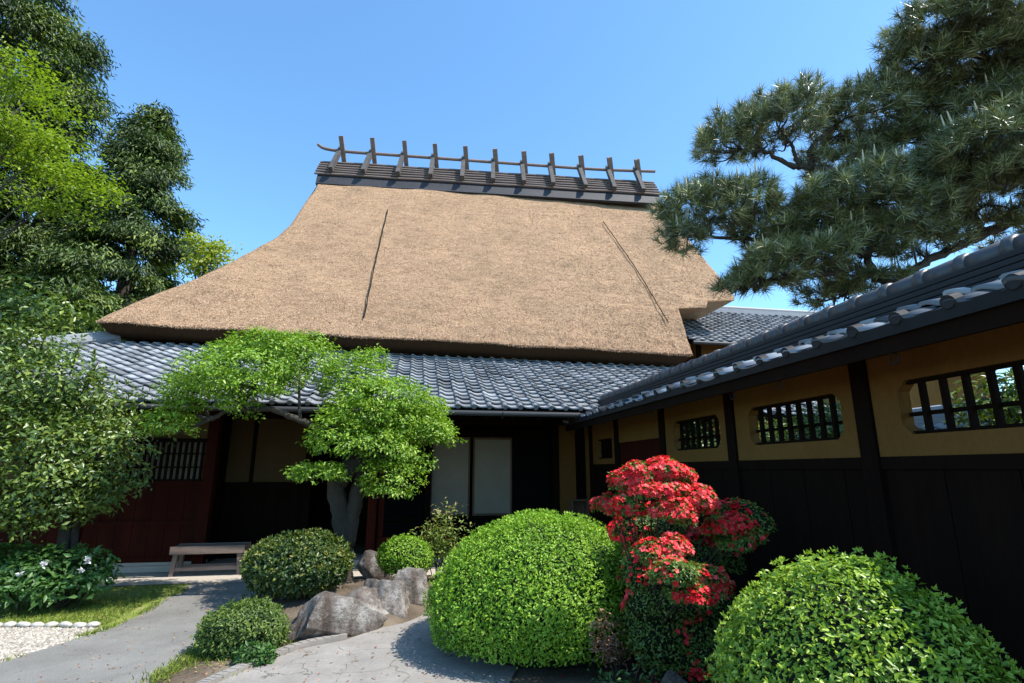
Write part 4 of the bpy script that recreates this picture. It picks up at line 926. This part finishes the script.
def peony():
    base = np.array([-4.15, 7.75, 0]); t = thing('peony_bush', 'low broad leaved bush with pale blossoms at the foot of the left tree', 'bush', base)
    lobes = []
    for px, py, Y, rx, ry in ((40, 570, 7.7, 45, 24), (84, 568, 7.7, 26, 20), (10, 574, 7.7, 40, 26), (-30, 570, 7.8, 40, 28), (70, 584, 7.6, 34, 16), (25, 586, 7.6, 42, 16), (98, 580, 7.65, 16, 12)):
        k = np.dot(atY(px, py, Y)-CC, DD)/F_PX; lobes.append((atY(px, py, Y)-base, (rx*k, rx*k*0.8, ry*k)))
    lobes_foliage(lobes, 420, 0.095, 0.045, M['peony'], t, 560, clump=6, csize=0.05, deep=0.25, amp=0.18, up=0.7, zmin=-0.7, name='foliage')
    mb = MB()
    for c, r in lobes:
        for k in range(4): mb.tube([(c[0]*0.6, c[1]*0.6, 0), np.array(c)+np.array(r)*unit(RN.normal(size=3))*0.5], [0.012, 0.005], 5)
    mb.build('stems', 'twig', t)
    g = np.random.default_rng(4)
    for px, py, Y in ((88, 560, 7.3), (44, 565, 7.2), (81, 571, 7.25), (20, 575, 7.25)):
        c = atY(px, py, Y)-base; n = 22 if px in (88, 44) else 8; D_ = unit(g.normal(size=(n, 3))+(0.2, -0.6, .9))
        leaves('pale_blossom', np.repeat(c[None], n, 0), unit(np.cross(D_, g.normal(size=(n, 3)))), D_, 0.055*g.uniform(.6, 1.1, n), 0.04, g.uniform(0, 1, n), M['white'], t, fold=0.25)
peony()

def conifer(label, base, H, R, n, seed, lean=0, rough=1.0, size=0.24, low=0.05, mat='conif', tone_b=0.42):
    g = np.random.default_rng(seed); base = np.array(base, float); t = thing('conifer_tree', label, 'tree', base, 0, 'tall conifers behind the house')
    mb = MB(); mb.tube([(0, 0, -0.1), (lean*.5, 0, H*.5), (lean, 0, H*0.97)], [R*0.11, R*0.07, 0.03], 10)
    PP, NN, TT, TO = [], [], [], []; nb = int(H*7)
    for i in range(nb):
        h = low+(1-low)*(i+g.uniform(0, 1))/nb; z = H*h; a = g.uniform(0, 6.283)
        prof = (1-h)**0.72*(0.55+0.45*min(1, (h-low)*6+0.3)); L_ = R*prof*g.uniform(0.62, 1.12)*rough+0.25
        d = np.array([math.cos(a), math.sin(a), 0]); p0 = np.array([lean*h, 0, z]); p1 = p0+d*L_*0.6+np.array([0, 0, L_*0.12]); p2 = p0+d*L_+np.array([0, 0, -L_*0.10])
        if i % 2 == 0: mb.tube([p0, p1, p2], [0.05, 0.03, 0.01], 5)
        m = int(n/nb*(0.4+1.2*prof)); nc = max(2, int(L_*2.6))
        for k in range(nc):
            s = 0.35+0.65*(k+g.uniform(0, 1))/nc; c = p0+(p2-p0)*s+np.array([0, 0, L_*0.16*math.sin(s*3.1)])+g.normal(size=3)*0.22
            q = max(3, m//nc); off = np.clip(g.normal(size=(q, 3)), -1.6, 1.6)*np.array([0.40, 0.40, 0.22])*(0.7+0.4*g.uniform()); PP.append(c+off)
            NN.append(unit(np.array([0, 0, 0.7])+d*0.5+g.normal(size=(q, 3))*0.55)); TT.append(unit(d*0.8+np.array([0, 0, -0.55])+g.normal(size=(q, 3))*0.45)); TO.append(np.full(q, tone_b+g.normal()*0.24)+g.normal(size=q)*0.16)
    P_, N_, T_, O_ = map(np.concatenate, (PP, NN, TT, TO)); nn = len(P_)
    leaves('crown', P_, N_, T_, size*1.25*g.uniform(.5, 1.2, nn), size*0.30, O_, M[mat], t, 0.1, 0.25)
    mb.build('trunk', 'bark', t)
    return t
conifer('tallest dark conifer at the far left, running out of the top of the photograph', (-19.0, 25.0, 0), 29, 5.0, 90000, 601)
conifer('broad dark conifer whose top stands clear right of the tallest one', (-13.3, 26.5, 0), 18.6, 5.0, 110000, 611)
conifer('dark conifer of middle height standing between the two tallest', (-17.2, 26.5, 0), 22.6, 4.2, 70000, 621)
conifer('low dark conifer filling the gap left of the thatched roof end', (-12.8, 22.0, 0), 9.6, 3.4, 45000, 631)
conifer('dark conifer at the left picture edge in front of the tallest one', (-17.5, 20.0, 0), 15.0, 4.0, 60000, 641)

def maple():
    base = np.array([-11.6, 15.5, 0]); t = thing('maple_tree', 'bright yellow green maple with layered sprays in front of the dark conifers', 'tree', base)
    Lp = [(15, 90, 34, 26), (45, 90, 26, 12), (20, 130, 44, 20), (60, 115, 22, 9), (30, 165, 46, 18), (75, 178, 40, 9), (98, 188, 22, 7), (48, 208, 36, 9), (15, 60, 24, 14), (-20, 130, 50, 60), (55, 145, 30, 10), (80, 195, 26, 7), (35, 72, 18, 8)]
    lobes = []; g = np.random.default_rng(8); mb = MB()
    for i, (px, py, rx, ry) in enumerate(Lp):
        Y = 14.5+g.uniform(-0.8, 1.2); k = np.dot(atY(px, py, Y)-CC, DD)/F_PX; lobes.append((atY(px, py, Y)-base, (rx*k, rx*k*0.9, ry*k*0.8)))
    lobes_foliage([(c, (r[0], r[1], r[2]*0.42)) for c, r in lobes], 125, 0.12, 0.06, M['maple'], t, 700, clump=9, csize=0.20, deep=0.55, amp=0.45, up=1.1, zmin=-0.9, outw=0.25)
    limb(mb, [(0, 0, -0.1), (0.1, 0, 3), (0.0, -0.3, 6), (0.3, -0.6, 9.5), (0.2, -0.8, 12.5)], 0.16, 0.03, 6, 9)
    for c, r in lobes: limb(mb, [(0.05, -0.3, max(3, c[2]-2.2)), (c[0]*0.5, c[1]*0.5, c[2]-0.6), c], 0.028, 0.008, 4, 6)
    mb.build('trunk', 'bark', t)
maple()
def leafy_tree(name, label, base, H, lobes_px, Y, per, L, W, mat, seed, trunk_r=0.12, cat='tree', group=None):
    base = np.array(base, float); t = thing(name, label, cat, base, 0, group); lobes = []; mb = MB()
    for px, py, rx, ry in lobes_px:
        c = atY(px, py, Y); k = np.dot(c-CC, DD)/F_PX; lobes.append((c-base, (rx*k, rx*k, ry*k)))
    lobes_foliage(lobes, per, L, W, M[mat], t, seed, clump=7, csize=L*1.1, deep=0.4, amp=0.3, zmin=-0.9)
    top = np.mean([c for c, r in lobes], 0); limb(mb, [(0, 0, -0.1), top*0.5, top], trunk_r, trunk_r*.4, 5, 8)
    for c, r in lobes: limb(mb, [top*0.6, (top*.6+c)/2, c], trunk_r*.5, 0.02, 4, 6)
    mb.build('trunk', 'bark', t)
leafy_tree('young_tree', 'small yellow green tree showing just above the left slope of the thatch', (-7.9, 21.5, 0), 12, [(212, 258, 17, 14), (205, 246, 12, 8), (222, 248, 8, 8), (200, 268, 16, 10), (195, 240, 8, 6)], 21.5, 150, 0.16, 0.08, 'yellow', 720)
leafy_tree('evergreen_shrub', 'dark leafy shrub between the left tree and the conifers, above the tiled roof corner', (-10.6, 15, 0), 5, [(60, 318, 34, 18), (20, 305, 40, 26), (85, 328, 18, 12), (45, 335, 40, 14), (-20, 320, 40, 30), (15, 335, 30, 20)], 15.5, 60, 0.20, 0.09, 'camel', 740, cat='shrub')

# garden beyond the wall, seen through the lattices
for i, (x, y, z, lab) in enumerate(((5.0, 3.45, 2.10, 'leafy shrub filling the far half of the nearest lattice window'), (5.1, 2.55, 2.12, 'shrub in the near half of the nearest lattice window'), (5.6, 6.5, 2.15, 'leafy shrub in the near half of the second lattice window'),
        (5.5, 7.7, 1.95, 'lower shrub in the far half of the second lattice window'), (5.3, 9.5, 2.2, 'green shrub behind the third lattice window'))):
    base = np.array([x, y, 0.0]); t = thing('garden_shrub', lab, 'shrub', base, 0, 'shrubs beyond the garden wall')
    lobes_foliage([((0, 0, z), (0.65, 0.65, 0.36)), ((0.35, 0.45, z-0.35), (0.65, 0.65, 0.5)), ((-0.3, -0.4, z-0.5), (0.55, 0.6, 0.5))], 800, 0.07, 0.032, M['camel'], t, 760+i, clump=6, csize=0.08, deep=0.4, amp=0.3, zmin=-0.9)
    mb = MB()
    for k in range(6): limb(mb, [(0, 0, -.05), (0.1*math.cos(k), 0.1*math.sin(k), z*.5), (0.4*math.cos(k), 0.4*math.sin(k), z+.1)], 0.03, 0.01, 4, 6)
    mb.build('trunk', 'bark', t)

# ------------------------------------------------------------------ black pine over the wall
def pine():
    base = np.array([9.6, 6.0, 0.0]); t = thing('black_pine', 'trained black pine spreading over the tiled garden wall', 'tree', base); g = np.random.default_rng(900)
    pads = [  # px, py, depth, rx, ry(px), rz(px)
        (735, 138, 5.2, 36, 26), (775, 125, 5.1, 44, 34), (720, 150, 5.1, 26, 18), (800, 110, 5.2, 36, 26), (865, 118, 5.2, 46, 38), (895, 105, 5.3, 40, 30), (840, 150, 5.4, 34, 20),
        (700, 215, 5.0, 48, 32), (740, 205, 4.9, 44, 28), (680, 238, 4.9, 26, 18), (765, 232, 5.0, 34, 24), (860, 198, 4.7, 54, 28), (905, 210, 4.8, 46, 26), (825, 205, 4.8, 40, 26),
        (800, 262, 4.8, 56, 20), (770, 275, 4.8, 40, 16), (845, 250, 4.9, 50, 22), (745, 285, 4.9, 26, 12), (870, 285, 5.1, 40, 14), (835, 295, 5.2, 36, 14),
        (950, 30, 4.8, 56, 34), (985, 60, 4.9, 60, 36), (925, 65, 5.0, 40, 30), (1000, 15, 4.7, 50, 34), (960, 100, 5.3, 50, 22), (1015, 95, 5.0, 40, 26),
        (1000, 145, 4.5, 62, 28), (960, 150, 4.7, 36, 24), (1020, 175, 4.5, 46, 24), (985, 200, 5.0, 50, 26), (965, 225, 5.4, 40, 18), (1060, 60, 4.8, 60, 60), (900, 150, 5.3, 36, 20), (930, 110, 5.2, 34, 24), (850, 165, 5.2, 46, 14), (915, 178, 5.0, 40, 20), (880, 235, 4.9, 46, 20), (925, 243, 5.1, 40, 14), (815, 228, 4.85, 40, 18), (1000, 112, 5.0, 50, 22), (945, 190, 4.9, 40, 20), (1000, 232, 5.3, 40, 14), (905, 140, 5.2, 34, 18), (790, 240, 4.9, 30, 18), (975, 175, 4.7, 46, 24), (1060, 160, 4.7, 50, 50), (920, 140, 5.3, 30, 20)]
    Pp, Pd, Pz = [], [], []; centers = []
    for i, (px, py, D_, rx, rz) in enumerate(pads):
        D_ *= 1.42; c = atD(px, py, D_)-base; k = D_/F_PX; r = np.array([rx*k, rx*k*0.9, rz*k]); centers.append((c, r))
        n = int(92*(rx/40.0)*(0.35+0.65*rz/26.0)*(rx/40.0))+10; lm = Lump(900+i, 3)
        d = unit(g.normal(size=(n*3, 3))); d = d[d[:, 2] > -0.45][:n]; rad = (1+0.2*lm(d))*g.uniform(0.45, 1.0, n)**0.5
        P = c+d*r*rad[:, None]; Pp.append(P); Pd.append(unit(d*np.array([0.9, 0.9, 0.5])+np.array([0, 0, 0.75])+g.normal(size=(n, 3))*0.25)); Pz.append(d[:, 2]*rad)
    P, Dr, Z = map(np.concatenate, (Pp, Pd, Pz)); n = len(P); q = 44
    # needles radiate in a brush from each shoot
    ax = np.repeat(Dr, q, 0); v = unit(g.normal(size=(n*q, 3))); T = unit(ax*0.55+v*0.85); back = (T*ax).sum(1) < -0.15; T[back] = unit(T[back]+ax[back]*0.9)
    st = np.repeat(P, q, 0)+ax*(g.uniform(-0.07, 0.04, n*q))[:, None]
    L_ = np.repeat(g.uniform(0.135, 0.20, n), q)*g.uniform(0.8, 1.1, n*q)
    S_ = unit(np.cross(T, g.normal(size=T.shape))); wd = 0.0048
    V = np.stack([st+S_*wd, st-S_*wd, st+T*L_[:, None]], 1); tri = (np.arange(n*q)[:, None]*3+np.array([[0, 1, 2]]))
    tone = np.repeat(0.45+g.normal(size=n)*0.18, q)+g.normal(size=n*q)*0.24
    mesh_np('crown', V, tris=tri, tone=np.repeat(np.clip(tone, 0, 1), 3), mat=M['needle'], parent=t)
    # upright pale candles on the top shoots
    k = (Z > 0.30) & (g.uniform(size=n) < 0.42); mb = MB()
    for p, d in zip(P[k], Dr[k]):
        dd = unit(d*0.35+np.array([0, 0, 1.0])); h = g.uniform(0.09, 0.22); mb.tube([p, p+dd*h*0.6, p+dd*h], [0.013, 0.011, 0.004], 5)
    o = mb.build('candle_shoots', 'candle', t); o['kind'] = 'stuff'
    mb = MB(); q_ = lambda px, py, D_: atD(px, py, D_*1.42)-base
    limb(mb, [(0, 0, -0.1), (0.05, 0.1, 1.8), (-0.15, 0, 3.4), q_(1110, 180, 5.6), q_(1060, 100, 5.3), q_(1020, 45, 5.1), q_(1000, 5, 5.0), q_(990, -30, 5.0)], 0.27, 0.08, 6, 10, 0.12)
    Ls = [([q_(1090, 185, 5.6), q_(1024, 217, 5.4), q_(985, 234, 5.3), q_(940, 254, 5.2), q_(912, 270, 5.15), q_(880, 277, 5.1), q_(855, 268, 5.0), q_(820, 275, 4.9), q_(775, 278, 4.9), q_(745, 285, 4.9)], .065, .016),
          ([q_(912, 270, 5.15), q_(890, 282, 5.1), q_(872, 272, 5.05), q_(868, 250, 4.95), q_(884, 228, 4.9), q_(878, 205, 4.8)], .06, .02),
          ([q_(868, 255, 4.95), q_(830, 240, 4.9), q_(790, 250, 4.9), q_(760, 240, 5.0), q_(720, 238, 5.0), q_(690, 232, 4.95)], .045, .012),
          ([q_(1050, 120, 5.4), q_(985, 160, 5.3), q_(940, 172, 5.3), q_(900, 170, 5.2), q_(870, 150, 5.2), q_(838, 135, 5.2)], .07, .02),
          ([q_(940, 172, 5.3), q_(932, 135, 5.3), q_(950, 118, 5.3), q_(968, 95, 5.2), q_(1000, 75, 5.1)], .045, .02),
          ([q_(900, 170, 5.2), q_(860, 172, 5.1), q_(812, 168, 5.1), q_(790, 165, 5.1), q_(765, 152, 5.15), q_(740, 150, 5.15)], .05, .014),
          ([q_(812, 168, 5.1), q_(811, 148, 5.1), q_(825, 135, 5.15), q_(845, 118, 5.2)], .032, .014), ([q_(798, 166, 5.1), q_(792, 145, 5.1), q_(780, 130, 5.1)], .026, .01),
          ([q_(1060, 100, 5.3), q_(1018, 70, 5.1), q_(975, 55, 4.9), q_(945, 45, 4.85)], .06, .015), ([q_(1070, 150, 5.5), q_(1030, 165, 4.9), q_(1000, 165, 4.6), q_(965, 165, 4.7)], .05, .014),
          ([q_(870, 272, 5.05), q_(850, 292, 5.1), q_(835, 298, 5.2)], .03, .01), ([q_(985, 234, 5.3), q_(975, 215, 5.2), q_(985, 205, 5.1)], .04, .012)]
    nodes = []
    for pts, a, b in Ls: nodes += limb(mb, pts, a*1.25, b*1.3, 6, 8, 0.14, 0.018)
    nodes = np.array(nodes)
    for c, r in centers:
        for j in range(7):
            e = c+np.array(r)*unit(g.normal(size=3)*np.array([1, 1, .5]))*0.7; s = nodes[np.argmin(((nodes-e)**2).sum(1))]
            limb(mb, [s, s*.5+e*.5+g.normal(size=3)*0.05+(0, 0, -0.03), e], 0.016, 0.006, 3, 5, 0.1)
    mb.build('trunk', 'bark', t, True)
pine()

# ------------------------------------------------------------------ small plants
def spray_plant(name, label, base, stems, mat, seed, L=0.05, W=0.02, leafn=60, spread=0.09, cat='plant'):
    g = np.random.default_rng(seed); base = np.array(base, float); t = thing(name, label, cat, base); mb = MB(); P, T = [], []
    for tip, dens in stems:
        tip = np.array(tip, float); mb.tube(spline([(g.normal()*.02, g.normal()*.02, -0.02), tip*0.5+g.normal(size=3)*.02+(0, 0, .04), tip], 4), np.linspace(0.008, 0.003, 9), 5)
        for k in range(int(leafn*dens)):
            s = g.uniform(0.55, 1.05); P.append(tip*s+g.normal(size=3)*spread*np.array([1, 1, .6])); T.append(g.normal(size=3)+unit(tip)*0.6)
    P, T = np.array(P), unit(np.array(T)); n = len(P)
    leaves('foliage', P, unit(g.normal(size=(n, 3))*.6+(0, 0, 1)), T, L*g.uniform(.6, 1.2, n), W, 0.05+0.75*np.clip(P[:, 2]/max(P[:, 2].max(), .01), 0, 1)**1.5+g.normal(size=n)*0.15, M[mat], t)
    mb.build('stems', 'twig', t)
B = np.array([0.45, 8.5, 0.0])
spray_plant('nandina_shrub', 'slender nandina with bronze tips in front of the paper doors', B, [(atY(x, y, 8.5+d)-B, k) for x, y, d, k in ((440, 512, 0, 1.2), (452, 508, .1, 1), (432, 528, -.1, 1.2), (445, 540, .1, 1.2), (460, 548, 0, .8), (420, 535, .1, .9), (462, 525, 0, .5), (430, 545, 0, 1))], 'nandina', 41, 0.075, 0.026, 150, 0.085)
B = np.array([1.62, 4.35, 0.0])
spray_plant('nandina_shrub', 'bronze leaved nandina between the big clipped bush and the azalea', B, [(atY(x, y, 4.3+d)-B, k) for x, y, d, k in ((602, 615, 0, 1.2), (596, 628, -.1, 1), (610, 640, 0, 1.2), (625, 642, .1, 1), (600, 645, -.1, 1), (612, 622, .05, 1))], 'nandred', 42, 0.045, 0.014, 75, 0.045)
B = np.array([1.55, 3.9, 0.0])
spray_plant('ground_plant', 'low green leafy plant at the bottom edge right of the big clipped bush', B, [(atY(x, y, 3.85+d)-B, k) for x, y, d, k in ((600, 668, 0, 1), (628, 676, 0, 1), (645, 655, .1, 1), (655, 668, .1, .8), (612, 680, -.1, 1))], 'peony', 43, 0.06, 0.018, 26, 0.05)
B = atZ(250, 612)
spray_plant('seedling', 'single upright seedling behind the low azalea bush', B, [(atY(x, y, B[1])-B, 1) for x, y in ((250, 592), (244, 600), (257, 599), (250, 604))], 'azleaf', 44, 0.07, 0.024, 18, 0.03)
# fallen petals under the azalea
g_ = np.random.default_rng(3); Pq = np.stack([g_.normal(2.05, .35, 160), g_.normal(4.3, .4, 160), np.full(160, .02)], 1)
tag(leaves('fallen_petals', Pq, unit(g_.normal(size=(160, 3))*.3+(0, 0, 1)), unit(g_.normal(size=(160, 3))), 0.03, 0.02, g_.uniform(0, .8, 160), M['flower'], None), 'fallen red petals on the soil under the azalea', 'petals', kind='stuff')
